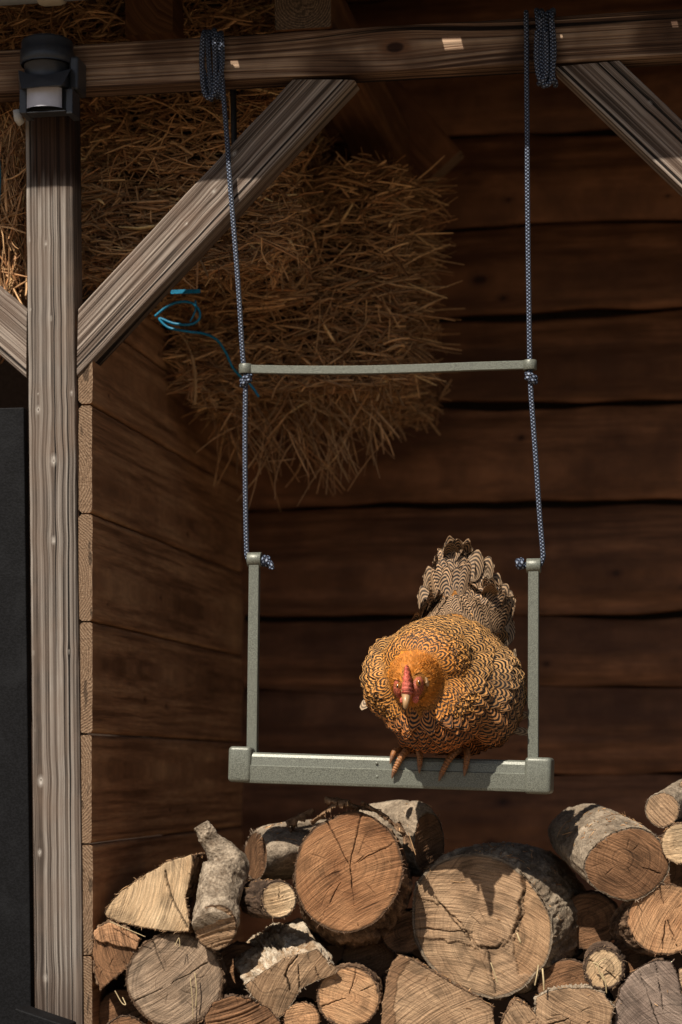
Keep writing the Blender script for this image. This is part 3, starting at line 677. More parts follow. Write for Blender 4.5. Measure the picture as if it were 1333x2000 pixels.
    for (pl, wd) in lines:
        pp = np.array([(float(proj(*p)@e1), float(proj(*p)@e2)) for p in pl]); jx = u+fbm(np.stack([u*70, v*70, 0*u+sd_+2], -1), 3)*.004; jy = v+fbm(np.stack([u*70, v*70, 0*u+sd_+3], -1), 3)*.004; dm = np.full(u.shape, 9.0)
        for a_, b_ in zip(pp[:-1], pp[1:]):
            ab = b_-a_; tt = np.clip(((jx-a_[0])*ab[0]+(jy-a_[1])*ab[1])/(ab@ab), 0, 1); dm = np.minimum(dm, np.hypot(jx-a_[0]-tt*ab[0], jy-a_[1]-tt*ab[1]))
        k = np.exp(-(dm/wd)**2); h = h-k*.005; dirt = np.maximum(dirt, k)
    # bark rim
    be = 1-barkw*(1+.6*n1(th*4, sd_+8)); rim = sm(be[None]-.012, be[None]+.004, RN) if barkw > 0 else 0*RN
    bc = np.array(bark[0])*.5+np.array(bark[1])*.35
    col = col*(1-rim[..., None])+bc*rim[..., None]; camb = np.exp(-((RN-be[None])/.010)**2) if barkw > 0 else 0; col *= (1-.5*camb)[..., None] if barkw > 0 else 1
    h = h-sm(.96, 1.0, RN)*.0018-(camb*.0012 if barkw > 0 else 0)+rim*np.abs(n1(th*40, sd_))[None]*.002
    col *= (1-.8*dirt)[..., None]
    pos = C0+e1*u[..., None]+e2*v[..., None]+Nn*h[..., None]
    fv = pos.reshape(-1, 3); ff = grid_faces(nr, na, True)
    g = np.stack([su+sd_, sv, ringd+sd_], -1).reshape(-1, 3)
    mesh('cut_face', fv, ff, M['cut'], parent, attrs={'col': np.clip(col.reshape(-1, 3), 0, 1), 'g': g})
    fo = parent.children[0]
    if np.dot(np.array(fo.data.polygons[na*3].normal), Nn) < 0: fo.data.flip_normals()
    # ---- side
    secs = [(0, 0, 0, 1)]+list(secs); ctrs = np.array([P(c0[0]+s[1], c0[1]+s[2], Y0+s[0]) for s in secs]); scl = np.array([s[3] for s in secs])
    S = spline(np.hstack([ctrs, scl[:, None]]), 22 if len(secs) < 5 else 14); 
    L = np.concatenate([[0], np.cumsum(np.linalg.norm(np.diff(S[:, :3], axis=0), axis=1))])
    want = np.concatenate([[0, .0012, .003], np.linspace(.006, L[-1], max(10, int(min(L[-1], .3)/.0032)))]); S = np.stack([np.interp(want, L, S[:, k]) for k in range(4)], -1)
    ns = len(S); circum = th*rad.mean()
    AX = want[:, None]+0*th[None]; cx3 = np.cos(th)[None]+0*AX; sx3 = np.sin(th)[None]+0*AX
    Rr = rad[None]*S[:, 3:4]
    q3 = np.stack([cx3*Rm*28*ridg, sx3*Rm*28*ridg, AX*14+sd_], -1); d1 = fbm(q3, 4)
    q4 = np.stack([cx3*Rm*110, sx3*Rm*110, AX*45+sd_], -1); d2 = fbm(q4, 3)
    flak = sm(.12, .2, fbm(q3*1.3+5, 2))
    dsp = d1*rough*1.8+d2*rough*1.3-flak*rough*1.1
    dsp *= sm(0, .003, AX)
    lip = np.where(AX < .001, 0, .0006)
    rr2 = Rr+dsp+lip
    bpos = S[:, None, :3]+e1*(rr2*np.cos(th))[..., None]+e2*(rr2*np.sin(th))[..., None]
    rdg = 1-np.abs(fbm(np.stack([cx3*Rm*75, sx3*Rm*75, AX*20+sd_+40], -1), 3))*3.2; rdg = sm(.55, .95, rdg); rr2 = rr2-rdg*rough*.75*(1 if rough > .002 else .4)*sm(0, .003, AX); bpos = S[:, None, :3]+e1*(rr2*np.cos(th))[..., None]+e2*(rr2*np.sin(th))[..., None]
    sk = .45 if rough < .002 else 1.0; k = np.clip(.5+(1-sk)*.2+sk*(1.1*d1+1.0*d2)-.35*sk*rdg, 0, 1); bcol = np.array(bark[0])*(1-k[..., None])+np.array(bark[1])*k[..., None]
    bcol = bcol*(1-flak[..., None]*.25)*(1+.25*fbm(np.stack([cx3*2, sx3*2, AX*9+sd_+20], -1), 2))[..., None]
    bv = np.vstack([bpos.reshape(-1, 3), S[-1, :3][None]-Nn*.002]); bf = grid_faces(ns, na, True).tolist()+[[(ns-1)*na+i, (ns-1)*na+(i+1) % na, ns*na] for i in range(na)]
    o = mesh('bark', bv, bf, M['bark'], parent, attrs={'col': np.vstack([np.clip(bcol.reshape(-1, 3), 0, 1), [bark[0]]])})
    bm = bmesh.new(); bm.from_mesh(o.data); bmesh.ops.recalc_face_normals(bm, faces=bm.faces); bm.to_mesh(o.data); bm.free()
    # torn fibres round the rim of the sawn end
    nf = int(na*.45); ii = rng.integers(0, na, nf); rp_ = (C0+e1*(rad[ii]*cs[ii, 0]*.99)[:, None]+e2*(rad[ii]*cs[ii, 1]*.99)[:, None])
    out = e1*cs[ii, 0][:, None]+e2*cs[ii, 1][:, None]; dd = out*rng.uniform(-.2, 1, (nf, 1))+Nn*rng.uniform(.1, .8, (nf, 1))+rng.normal(size=(nf, 3))*.6
    ln_ = .0015+.008*rng.random(nf)**3; v_, f_, c_ = stalks(rp_+unit(dd)*ln_[:, None]*.35, dd, ln_, .0005+.0012*rng.random(nf), (np.array(wood[0])*.5+np.array(bark[1])*.5)*(.5+.9*rng.random((nf, 1))), bend=.8, seed=int(sd_*10))
    o = mesh('splinters', v_, f_, M['straw'], parent, attrs={'col': np.clip(c_, 0, 1)}); o['kind'] = 'stuff'
    return parent
_seed = 0
A = lambda pts, ox, oy, s: [(ox+x/s, oy+y/s) for x, y in pts]
# centre big log
L5 = logpiece('largest upright round log end, orange brown with a star of cracks, centre of the pile',
  A([(740, 230), (850, 290), (920, 380), (950, 480), (955, 570), (920, 665), (850, 765), (760, 832), (650, 858), (560, 840), (470, 780), (410, 690), (385, 590), (395, 480), (430, 380), (490, 310), (560, 268), (610, 240), (680, 222)], 430, 1500, 2.666),
  -.012, [(.03, 6, 14, 1.04), (.08, 12, 26, 1.05), (.2, 18, 30, 1.0), (.36, 20, 20, .97)], ORG, BB, center=(681, 1702), saw=28, pith=(.02, .08),
  cracks=[(-82, .0, .36, .0010), (78, .0, .98, .0014), (118, .05, .85, .0012), (28, .15, .8, .0008), (-118, .3, .7, .0006)], barkw=.03, rough=.0028)
# big right-centre log
L7 = logpiece('widest log in the pile, pale sawn end with a torn hinge ridge, below the hen',
  [(805, 1780), (808, 1748), (820, 1718), (845, 1692), (880, 1674), (920, 1667), (965, 1673), (1005, 1693), (1040, 1725), (1064, 1765), (1078, 1805), (1079, 1840), (1068, 1878), (1048, 1900), (1024, 1928), (990, 1946), (950, 1949), (905, 1932), (860, 1905), (825, 1868), (808, 1825)],
  0.045, [(.03, 14, -6, 1.06), (.09, 50, -18, 1.05), (.2, 84, -26, 1.0), (.36, 96, -30, .94)], TAN, BS, center=(940, 1810), saw=-14, pith=(.15, -.1),
  cracks=[(176, .25, 1.0, .0016)], barkw=.03, rough=.0022, n=(-.10, -1, .10),
  steps=[([(780, 1640), (985, 1640), (1022, 1712), (1022, 1755), (1012, 1790), (1000, 1825), (985, 1845), (960, 1852), (930, 1842), (900, 1800), (860, 1765), (780, 1740)], .0035, (1.0, 1.0, 1.0)),
         ([(780, 1825), (900, 1842), (935, 1850), (970, 1960), (780, 1960)], -.003, (.93, .93, .92)), ([(1020, 1690), (1100, 1690), (1100, 1910), (1010, 1900), (1000, 1840), (1022, 1790)], -.004, (.95, .9, .84))],
  lines=[([(1022, 1712), (1024, 1740), (1016, 1765), (1018, 1790), (1003, 1822)], .0016), ([(940, 1853), (972, 1850), (985, 1838)], .0011), ([(850, 1752), (880, 1790), (920, 1835)], .0008), ([(955, 1858), (960, 1900), (968, 1940)], .0010)])
# upper right log
logpiece('upper right round log with smooth grey bark and dark brown sawn end',
  A([(818, 520), (835, 455), (880, 400), (945, 350), (1020, 318), (1100, 310), (1170, 335), (1230, 390), (1264, 460), (1266, 530), (1225, 600), (1150, 662), (1075, 692), (990, 682), (910, 645), (848, 595)], 833, 1500, 2.666),
  -.01, [(.04, -22, -16, .99), (.12, -52, -38, .95), (.2, -78, -56, .88), (.26, -92, -64, .80)], DRK, BG, center=(1225, 1688), saw=-30, n=(.25, -1, -.02), pith=(-.1, .1),
  cracks=[(95, .6, 1, .0012), (-20, .5, .9, .0007)], rough=.0012, ridg=.6, barkw=.03)
# far right ring log
logpiece('round log with clear growth rings and a tapered bark stub pointing left, right edge', (1300, 1796, 74, 69), .0, [(.02, -16, 3, .98), (.07, -50, 10, .72), (.13, -82, 18, .42), (.2, -92, 10, .3)], RED, BB, circ=True, pith=(.0, .1), saw=60, cutamp=.4,
  cracks=[(-95, .1, .8, .0016), (-70, .1, .6, .0012), (100, .3, .9, .001)])
logpiece('small round log with a dark bark ring and straw on its sawn end', (1180, 1892, 40, 43), -.02, [(.06, 2, -8, 1.05), (.3, 6, -12, .98)], PAL, BD, circ=True, barkw=.14, saw=50, cracks=[(-40, .1, .7, .0012), (150, .0, .8, .001)])
logpiece('small round sawn branch at the top right with diagonal saw cuts', (1294, 1582, 33, 34), .03, [(.08, 22, -14, .98), (.25, 48, -34, .9)], TAN, BG, circ=True, saw=-45, n=(-.15, -1, .0), rough=.001)
logpiece('pale sawn branch at the right edge, under the topmost small branch', (1330, 1648, 38, 40), .0, [(.1, 8, -8, 1.0), (.3, 12, -12, .95)], PAL, BB, circ=True, saw=10)
logpiece('grey branch poking out of the frame at the right edge above the round branches', (1350, 1535, 22, 20), .12, [(.05, 0, 8, 1.05), (.12, -10, 30, 1.1), (.2, -18, 44, 1.1)], TAN, BG, circ=True, n=(.6, -1, .5), rough=.001)
# lower right split ones
logpiece('grey violet split log in the bottom right corner with a chipped sawn end', [(1203, 1961), (1212, 1930), (1232, 1902), (1260, 1883), (1285, 1875), (1312, 1876), (1324, 1905), (1334, 1950), (1338, 2060), (1200, 2060)], -.03,
  [(.05, 0, -3, 1.0), (.3, 6, -16, .95)], VIO, BD, smooth=False, center=(1270, 1975), saw=-40, pith=(.4, -.9), cracks=[(100, .9, 1.4, .001), (110, .5, 1.1, .001)], barkw=.0)
logpiece('tan split log with crumbly front at the bottom edge, left of the grey violet one', [(1048, 1948), (1070, 1937), (1100, 1930), (1150, 1929), (1180, 1940), (1199, 1968), (1192, 2000), (1180, 2050), (1052, 2050), (1046, 1980)], -.05,
  [(.05, 2, -4, 1.0), (.25, 8, -18, .95)], TAN, BS, smooth=False, center=(1120, 1985), saw=-25, cracks=[(200, .1, .9, .002)], barkw=.0, rough=.004)
logpiece('small pale split corner at the bottom edge under the widest log', [(968, 2040), (985, 1985), (1006, 1953), (1034, 1966), (1058, 1995), (1070, 2040)], -.055, [(.1, 0, -8, 1.0), (.25, 0, -14, .95)], TAN, BB, smooth=False, center=(1018, 2005), saw=-50, barkw=0)
logpiece('sawn log sliver at the right edge beside the grey violet split log', [(1326, 1895), (1345, 1880), (1400, 1890), (1400, 2040), (1336, 2040)], -.01, [(.25, 4, -10, .95)], TAN, BB, smooth=False, center=(1362, 1960), barkw=0)
# bottom centre quarter
logpiece('broad quarter split log with thick bark on its left edge, bottom centre', [(742, 2050), (748, 1960), (757, 1905), (766, 1878), (780, 1866), (802, 1872), (826, 1886), (880, 1918), (930, 1946), (962, 1966), (972, 2050)], -.035,
  [(.05, 0, -4, 1.0), (.28, 4, -20, .96)], TAN, BB, smooth=False, center=(835, 1985), saw=35, pith=(-.8, -.9), cracks=[(20, .5, 1.6, .0013), (3, .4, 1.5, .001)], barkw=0,
  steps=[([(730, 2060), (745, 1900), (765, 1860), (806, 1868), (782, 1900), (772, 1940), (768, 2060)], .002, (.62, .56, .52))])
logpiece('round orange sawn log with curved crack at the bottom, left of the broad quarter log', (681, 1947, 62, 60), -.03, [(.04, 4, -4, 1.03), (.28, 14, -22, .98)], RED, BB, circ=True, barkw=.06, saw=-20, cracks=[(200, .1, .9, .0009), (75, .1, .9, .0009), (25, .4, .9, .0006)])
logpiece('quarter split log with pale flaking bark on top and a striped sawn end',
  [(477, 1924), (515, 1897), (561, 1868), (600, 1860), (620, 1852), (636, 1872), (660, 1893), (655, 1903), (620, 1915), (590, 1930), (572, 1958), (555, 1982), (537, 1994), (505, 1960)], -.045,
  [(.05, -10, -24, 1.0), (.12, -24, -50, 1.02), (.2, -32, -66, 1.0)], TAN, BW, smooth=False, center=(566, 1922), saw=60, pith=(.1, 1.2), cracks=[(-65, .9, 2, .001), (-85, .8, 1.6, .0012)], barkw=0, n=(.1, -1, -.15), rough=.003, lines=[([(583, 1867), (566, 1885), (560, 1905), (566, 1935)], .0012)])
logpiece('small orange round log cut by the bottom edge, under the quarter split log', (589, 1990, 35, 33), -.04, [(.2, 2, -10, 1.0)], RED, BB, circ=True, saw=10)
# left side
logpiece('large pale grey round log with radiating saw marks at the lower left', (341, 1914, 95, 92), -.03, [(.03, 4, -3, 1.02), (.3, 26, -18, .97)], GRY, BB, circ=True, barkw=.05, saw=40, pith=(-.1, -.1),
  cracks=[(30, .05, .9, .0010), (205, .15, .8, .0009), (112, .3, .95, .0010)])
logpiece('pale wedge shaped split log with a long black crack, beside the knobbly branch log',
  [(205, 1784), (212, 1768), (232, 1744), (270, 1716), (328, 1682), (374, 1668), (377, 1684), (370, 1722), (362, 1752), (366, 1776), (370, 1800), (369, 1820), (342, 1821), (288, 1814), (234, 1802), (210, 1792)], -.03,
  [(.03, 9, 0, 1.0), (.1, 22, -4, 1.0), (.25, 34, -10, .97)], PAL, BB, smooth=False, center=(308, 1765), saw=75, pith=(-.9, .3), barkw=0, n=(-.2, -1, .12),
  lines=[([(322, 1702), (328, 1728), (337, 1758), (350, 1784), (366, 1812)], .0013)])
logpiece('splintered brown bark chunk wedged against the side wall at the left', [(186, 1816), (212, 1800), (244, 1812), (276, 1832), (268, 1856), (248, 1890), (222, 1912), (196, 1934), (186, 1900), (180, 1860)], -.03,
  [(.04, 4, -3, 1.0), (.2, 10, -12, .95)], DRK, BB, smooth=False, center=(225, 1862), saw=-70, barkw=0, rough=.005, steps=[([(186, 1816), (212, 1800), (276, 1832), (268, 1852), (230, 1848), (188, 1836)], .006, (1.9, 2.0, 2.1))], cutamp=4)
logpiece('rough dark bark log at the bottom edge, right of the pale grey round log', [(400, 1985), (415, 1958), (450, 1945), (490, 1950), (530, 1972), (548, 2000), (545, 2050), (400, 2050)], -.05, [(.05, 0, -4, 1), (.25, 10, -14, .95)], DRK, BD, smooth=False, center=(470, 2000), cutamp=4, barkw=0, rough=.004)
logpiece('small dark sawn log cut by the bottom edge at the left, beside the side wall', (246, 2020, 40, 36), -.03, [(.2, 2, -8, 1.0)], DRK, BD, circ=True, saw=10)
# small pale log
logpiece('small log with a bright yellow sawn end', (545, 1757, 35, 38), -.05, [(.02, -14, -1, 1.0), (.06, -38, -2, 1.0), (.14, -50, -6, .96)], PAL, BD, circ=True, saw=15, barkw=.10, n=(.35, -1, .05), cracks=[(90, .1, .2, .002)])
# grey logs behind
logpiece('smooth grey log lying crossways behind the largest upright log, to its left', (500, 1672, 22, 48), .150, [(.0, 12, -3, 1.08), (.02, 40, -8, 1.14), (.06, 90, -14, 1.14), (.11, 150, -18, 1.1)], DRK, BG, circ=True, n=(-1, -.35, 0), rough=.0015, ridg=.6)
logpiece('pale grey log lying crossways behind the largest upright log, to its right', (838, 1650, 30, 66), .13, [(.01, -12, -8, 1.12), (.04, -40, -14, 1.16), (.09, -80, -12, 1.14), (.14, -120, -10, 1.1)], DRK, BS, circ=True, n=(.95, -.6, -.1), rough=.0015, ridg=.6)
# fillers deep in the pile
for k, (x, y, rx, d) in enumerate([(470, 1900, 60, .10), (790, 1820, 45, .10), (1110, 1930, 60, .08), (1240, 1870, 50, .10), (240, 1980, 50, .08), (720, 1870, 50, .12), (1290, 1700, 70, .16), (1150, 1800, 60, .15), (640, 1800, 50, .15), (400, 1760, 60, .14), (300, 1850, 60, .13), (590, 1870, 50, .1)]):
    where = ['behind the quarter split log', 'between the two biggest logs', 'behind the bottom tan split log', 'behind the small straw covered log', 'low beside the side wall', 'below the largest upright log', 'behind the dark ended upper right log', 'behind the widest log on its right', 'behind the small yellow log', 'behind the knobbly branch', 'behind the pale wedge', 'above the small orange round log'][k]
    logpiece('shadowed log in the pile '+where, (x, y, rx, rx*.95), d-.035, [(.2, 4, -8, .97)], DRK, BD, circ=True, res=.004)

# knobbly branch
kb = empty('branch_log', P(421, 1812, -.06), 'knobbly grey branch log with a broken stub pointing up and a striped sawn end', 'log', 'split and round logs in the woodpile')
def blob_tube(name, pts, rads, mat, parent, bark, m=90, rough=.002, sd_=3.3, n=14):
    q = spline(np.hstack([np.array(pts), np.array(rads)[:, None]]), n); path = q[:, :3]; rad = q[:, 3]
    t, N, B = frames(path); a = np.linspace(0, 2*np.pi, m, endpoint=False)
    dirs = np.cos(a)[None, :, None]*N[:, None]+np.sin(a)[None, :, None]*B[:, None]
    p0_ = path[:, None]+rad[:, None, None]*dirs
    d1 = fbm(p0_*55+sd_, 3); d2 = fbm(p0_*220+sd_, 2)
    v = p0_+dirs*((d1*rough*1.6+d2*rough*.7))[..., None]
    k = np.clip(.5+d1+.8*d2, 0, 1); c = np.array(bark[0])*(1-k[..., None])+np.array(bark[1])*k[..., None]
    f = grid_faces(len(path), m, True, 0, True).tolist()+[list(range(m)), [(len(path)-1)*m+i for i in range(m)][::-1]]
    return mesh(name, v.reshape(-1, 3), f, mat, parent, attrs={'col': np.clip(c.reshape(-1, 3), 0, 1)})
blob_tube('bark', [P(421, 1811, -.058), P(423, 1792, -.045), P(426, 1760, -.03), P(434, 1720, -.01), P(442, 1692, .0), P(434, 1668, .0), P(415, 1645, -.008), P(402, 1625, -.012), P(393, 1610, -.014)],
          [.0325, .034, .032, .033, .034, .024, .0150, .0135, .012], M['bark'], kb, BG, rough=.0022)
tmp = logpiece('x', (421, 1812, 42, 45), -.062, [(.004, 0, -2, 1.0), (.012, 1, -5, .9)], TAN, BB, circ=True, n=(-.05, -1, -.45), saw=18, cutamp=2.5, barkw=.05)
for ch in list(tmp.children):
    if ch.name.startswith('cut_face'):
        w_ = base(tmp); ch.data.transform(Matrix.Translation(w_-base(kb))); ch.parent = kb
    else: bpy.data.objects.remove(ch)
bpy.data.objects.remove(tmp)

# curls of torn bark round the top of the largest log
def bark_curl(cxp, cyp, Y, L, W, ang, curl, seed, parent, tilt=0.0):
    nu, nv_ = 36, 24; c = P(cxp, cyp, Y); a = R(ang); ex = np.array([math.cos(a), 0, math.sin(a)]); ez = np.array([-math.sin(a)*.3, -.2+tilt, math.cos(a)]); ez = unit(ez); ey = unit(np.cross(ex, ez))
    u = np.linspace(-.5, .5, nu)[:, None]+0*np.zeros((nu, nv_)); v = np.linspace(0, 1, nv_)[None]+0*u
    edge = 1+.35*n1(u*9, seed)+.12*n1(u*30, seed+2)
    phi = v*edge*curl; r = W/curl
    p = c+ex*(u*L*(1+.1*n1(v*5, seed+1)))[..., None]+ez*(r*np.sin(phi))[..., None]+ey*(r*(1-np.cos(phi)))[..., None]
    d = fbm(p*90+seed, 3); p = p+ey*(d*.0035)[..., None]; k = np.clip(.5+1.3*d, 0, 1)[..., None]
    col = np.array((.10, .05, .025))*(1-k)+np.array((.34, .21, .12))*k
    o = mesh('torn_bark', p.reshape(-1, 3), grid_faces(nu, nv_), M['bark'], parent, attrs={'col': col.reshape(-1, 3)})
    m_ = o.modifiers.new('s', 'SOLIDIFY'); m_.thickness = .0022
for i, a in enumerate([(662, 1568, -.01, .036, .030, -8, 3.4, 1), (680, 1575, -.005, .035, .022, -25, 2.4, 2), (645, 1585, -.01, .030, .024, 40, 2.6, 3), (588, 1598, .04, .045, .026, 25, 3.2, 4), (578, 1612, .045, .030, .022, 60, 2.5, 5),
                       (768, 1612, -.005, .050, .018, -42, 2.2, 6), (797, 1640, .0, .050, .020, -60, 2.6, 7), (735, 1588, -.005, .045, .018, -30, 2.0, 8), (625, 1600, -.015, .03, .015, 35, 2.0, 9), (702, 1580, .01, .04, .02, -10, 2.6, 10)]):
    bark_curl(a[0], a[1], a[2]+(.014 if i not in (3, 4) else .035), *a[3:], parent=L5)

# ------------------------------------------------------------------ straw
def scol(n, r_, dark=1.0, warm=0.0):
    k = r_.random((n, 1)); c = np.array((.38, .17, .065))*(1-k)+np.array((.92, .56, .27))*k
    c *= (.45+.85*r_.random((n, 1))**1.3)*dark; return c*np.array([1+warm, 1, 1-warm])
def bale(label, box, n, seed, hang=None, dark=1.0, spread=1.0, bias=(1, .2, .3), cull=None):
    """box = x0,x1 (world), y0,y1, z0,z1"""
    r_ = np.random.default_rng(seed); x0, x1, y0, y1, z0, z1 = box; c = np.array([(x0+x1)/2, (y0+y1)/2, z0])
    par = empty('straw_bale', c, label, 'straw bale')
    bm = bmesh.new(); bevel_box(bm, c+np.array([0, 0, (z1-z0)/2]), x1-x0-.06, y1-y0-.03, z1-z0-.06, .09, 4)
    bmesh.ops.subdivide_edges(bm, edges=bm.edges, cuts=6, use_grid_fill=True)
    vv = np.array([v.co[:] for v in bm.verts]); dd_ = fbm(vv*14+seed, 2)
    for v, q in zip(bm.verts, dd_): v.co += Vector((q*.02, q*.03, q*.02))
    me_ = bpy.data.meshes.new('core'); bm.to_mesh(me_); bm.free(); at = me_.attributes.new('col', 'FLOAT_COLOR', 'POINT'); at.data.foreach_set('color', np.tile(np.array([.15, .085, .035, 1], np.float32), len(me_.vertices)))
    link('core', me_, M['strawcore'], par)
    pts = []; 
    nf = int(n*.62); u = r_.random((nf, 3)); p = np.stack([x0+u[:, 0]*(x1-x0), y0-.02+u[:, 1]**1.5*.06, z0+u[:, 2]*(z1-z0)], -1); pts.append((p, np.array([0, -1, 0])))
    nx = int(n*.16); u = r_.random((nx, 3)); p = np.stack([x1-.04+u[:, 1]*.05, y0+u[:, 0]*(y1-y0), z0+u[:, 2]*(z1-z0)], -1); pts.append((p, np.array([1, 0, 0])))
    nz = int(n*.12); u = r_.random((nz, 3)); p = np.stack([x0+u[:, 0]*(x1-x0), y0+u[:, 2]*(y1-y0)*.8, z0-.02+u[:, 1]*.04], -1); pts.append((p, np.array([0, 0, -1])))
    nz = n-nf-nx-nz; u = r_.random((nz, 3)); p = np.stack([x0+u[:, 0]*(x1-x0), y0+u[:, 2]*(y1-y0)*.8, z1-.02+u[:, 1]*.03], -1); pts.append((p, np.array([0, 0, 1])))
    Pp = np.vstack([q[0] for q in pts]); NN = np.vstack([np.tile(q[1], (len(q[0]), 1)) for q in pts]).astype(float)
    hx_, hz_ = (x1-x0)/2, (z1-z0)/2; qx, qz = np.abs(Pp[:, 0]-c[0])/hx_, np.abs(Pp[:, 2]-z0-hz_)/hz_
    k_ = np.maximum(1, (qx**7+qz**7)**(1/7)*(1+.16*fbm(Pp*8+seed, 3))); Pp[:, 0] = c[0]+(Pp[:, 0]-c[0])/k_; Pp[:, 2] = z0+hz_+(Pp[:, 2]-z0-hz_)/k_
    Pp += NN*(fbm(Pp*9+seed, 2)*.05)[:, None]
    d = r_.normal(size=(len(Pp), 3))*np.array(bias); d = d-NN*(d*NN).sum(1, keepdims=True)*.75; flow = fbm(Pp*6+seed+9, 2)
    d[:, 2] += flow*.8
    ln = .015+.085*r_.random(len(Pp))**1.7*spread; wd = .0014+.0058*r_.random(len(Pp))**1.6
    v, f, cc = stalks(Pp, d, ln, wd, scol(len(Pp), r_, dark), seed=seed, bend=.5)
    vs_, fs_, cs_ = [v], [f], [cc]
    if hang is not None:
        hp, hd, hl = hang; n2 = len(hp); v2, f2, c2 = stalks(hp, hd, hl, r_.uniform(.0018, .0044, n2), scol(n2, r_, dark), bend=.35, segs=4, seed=seed+1)
        fs_.append(f2+len(v)); vs_.append(v2); cs_.append(c2)
    F_ = [x for a_ in fs_ for x in a_.tolist()]
    o = mesh('straw', np.vstack(vs_), F_, M['straw'], par, attrs={'col': np.clip(np.vstack(cs_), 0, 1)}); o['kind'] = 'stuff'
    return par
zA0 = P(300, 600, .22)[2]; zA1 = P(300, 20, .22)[2]
bA = bale('upper straw bale behind the post and left diagonal brace', (XW-.085, P(560, 300, .22)[0], .20, .62, P(300, 548, .22)[2], P(300, 25, .22)[2]), 7500, 21, dark=1.12)
# lower right bale, sagging, with hanging straw
r_ = np.random.default_rng(77); nh = 560
hx = r_.uniform(385, 800, nh); t_ = r_.random(nh)**1.3; hy = 720+t_*200*(1-.45*np.abs((hx-600)/230)**2)+r_.normal(size=nh)*14
hY = .44+r_.random(nh)*.2
hp = np.array([P(a, b, c) for a, b, c in zip(hx, hy, hY)])
ci_ = r_.integers(0, 34, nh); cj_ = r_.normal(size=(34, 3))*np.array([.55, .2, .25]); cxx = r_.uniform(395, 790, 34); hx[:] = .45*hx+.55*cxx[ci_]
hp = np.array([P(a, b, c) for a, b, c in zip(hx, hy, hY)])
hd = cj_[ci_]+np.stack([.45*(hx-560)/240+r_.normal(size=nh)*.3, r_.normal(size=nh)*.25-.1, -1+r_.normal(size=nh)*.3], -1); hl = .03+.15*r_.random(nh)**1.6
# stray right-hand ends
n3 = 330; ex_ = r_.uniform(750, 835, n3); ey_ = r_.uniform(350, 740, n3); hp = np.vstack([hp, [P(a, b, .46+.15*c) for a, b, c in zip(ex_, ey_, r_.random(n3))]])
hd = np.vstack([hd, np.stack([1+0*ex_, r_.normal(size=n3)*.3, r_.normal(size=n3)*.45-.15], -1)]); hl = np.concatenate([hl, r_.uniform(.05, .14, n3)])
bB = bale('lower straw bale in the middle, sagging with long loose straw hanging below it', (P(345, 500, .46)[0], P(785, 500, .46)[0], .44, .85, P(600, 770, .46)[2], P(600, 335, .46)[2]), 8500, 33, hang=(hp, hd, hl), dark=1.0)
bC = bale('sunlit straw bale in the left bay beside the post', (P(-200, 400, .07)[0], P(40, 400, .07)[0], .075, .40, P(0, 600, .07)[2], P(0, 205, .07)[2]), 3000, 45, bias=(.35, .2, 1), dark=1.15)
bale('straw bale on top at the left, seen above the beam', (P(-200, 40, .16)[0], P(235, 40, .16)[0], .14, .19+.35, P(0, 205, .16)[2], P(0, 0, .16)[2]), 2400, 55)

# blue twine on the lower bale
def ribbon(name, pts, wd, mat, parent):
    path = spline(pts, 10); t, N, B = frames(path); v = np.stack([path+N*0+np.array([0, 0, 1])*wd*.5*(1-.2*abs(t[:, 2:3])), path-np.array([0, 0, 1])*wd*.5], 1)
    return tube(name, path, wd*.5, mat, parent, 8)
TY = .125
tw = ribbon('twine', [P(303, 618, TY), P(325, 600, TY), P(350, 590, TY), P(375, 592, TY), P(390, 608, TY), P(388, 625, TY), P(370, 634, TY), P(340, 632, TY), P(312, 622, TY), P(330, 640, TY), P(370, 648, TY), P(400, 652, TY+.02), P(425, 665, TY+.05), P(442, 690, TY+.08), P(455, 718, TY+.1), P(470, 735, TY+.12), P(490, 752, TY+.12), P(506, 775, TY+.12)], .0042, M['twine'], bB)
ribbon('twine', [P(382, 587, TY), P(383, 600, TY), P(380, 612, TY), P(372, 628, TY)], .003, M['twine'], bB)
bm = bmesh.new(); a = P(334, 569, TY-.02); b = P(392, 570, TY-.02)
bevel_box(bm, (a+b)/2, abs(b[0]-a[0]), .0015, .0065, .0005, 1); from_bm('tape_end', bm, M['twine'], bB, False)
ribbon('twine', [P(-4, 290, .04), P(0, 340, .038), P(-2, 400, .04)], .004, M['twine'], bC)
# wheat ear hanging at the left of bale B
ear = spline([P(330, 640, .3), P(355, 655, .3), P(372, 685, .3), P(380, 720, .3), P(383, 760, .3), P(380, 790, .3)], 10)
er = np.where(np.arange(len(ear)) > 22, .0022+.0014*np.abs(np.sin(np.arange(len(ear))*1.1)), .0011)
v, f = tube_data(ear, er, 8); o = mesh('wheat_ear', v, f, M['straw'], bB, attrs={'col': np.tile((.42, .24, .10), (len(v), 1))})

# black cord hanging behind the beam
cdn = tube('hanging_line', spline([P(456, 150, .08), P(456.5, 200, .08), P(457, 240, .078), P(458, 300, .08)], 8), .0046, M['cord']); tag(cdn, 'black cord hanging behind the beam beside the left brace', 'cord')

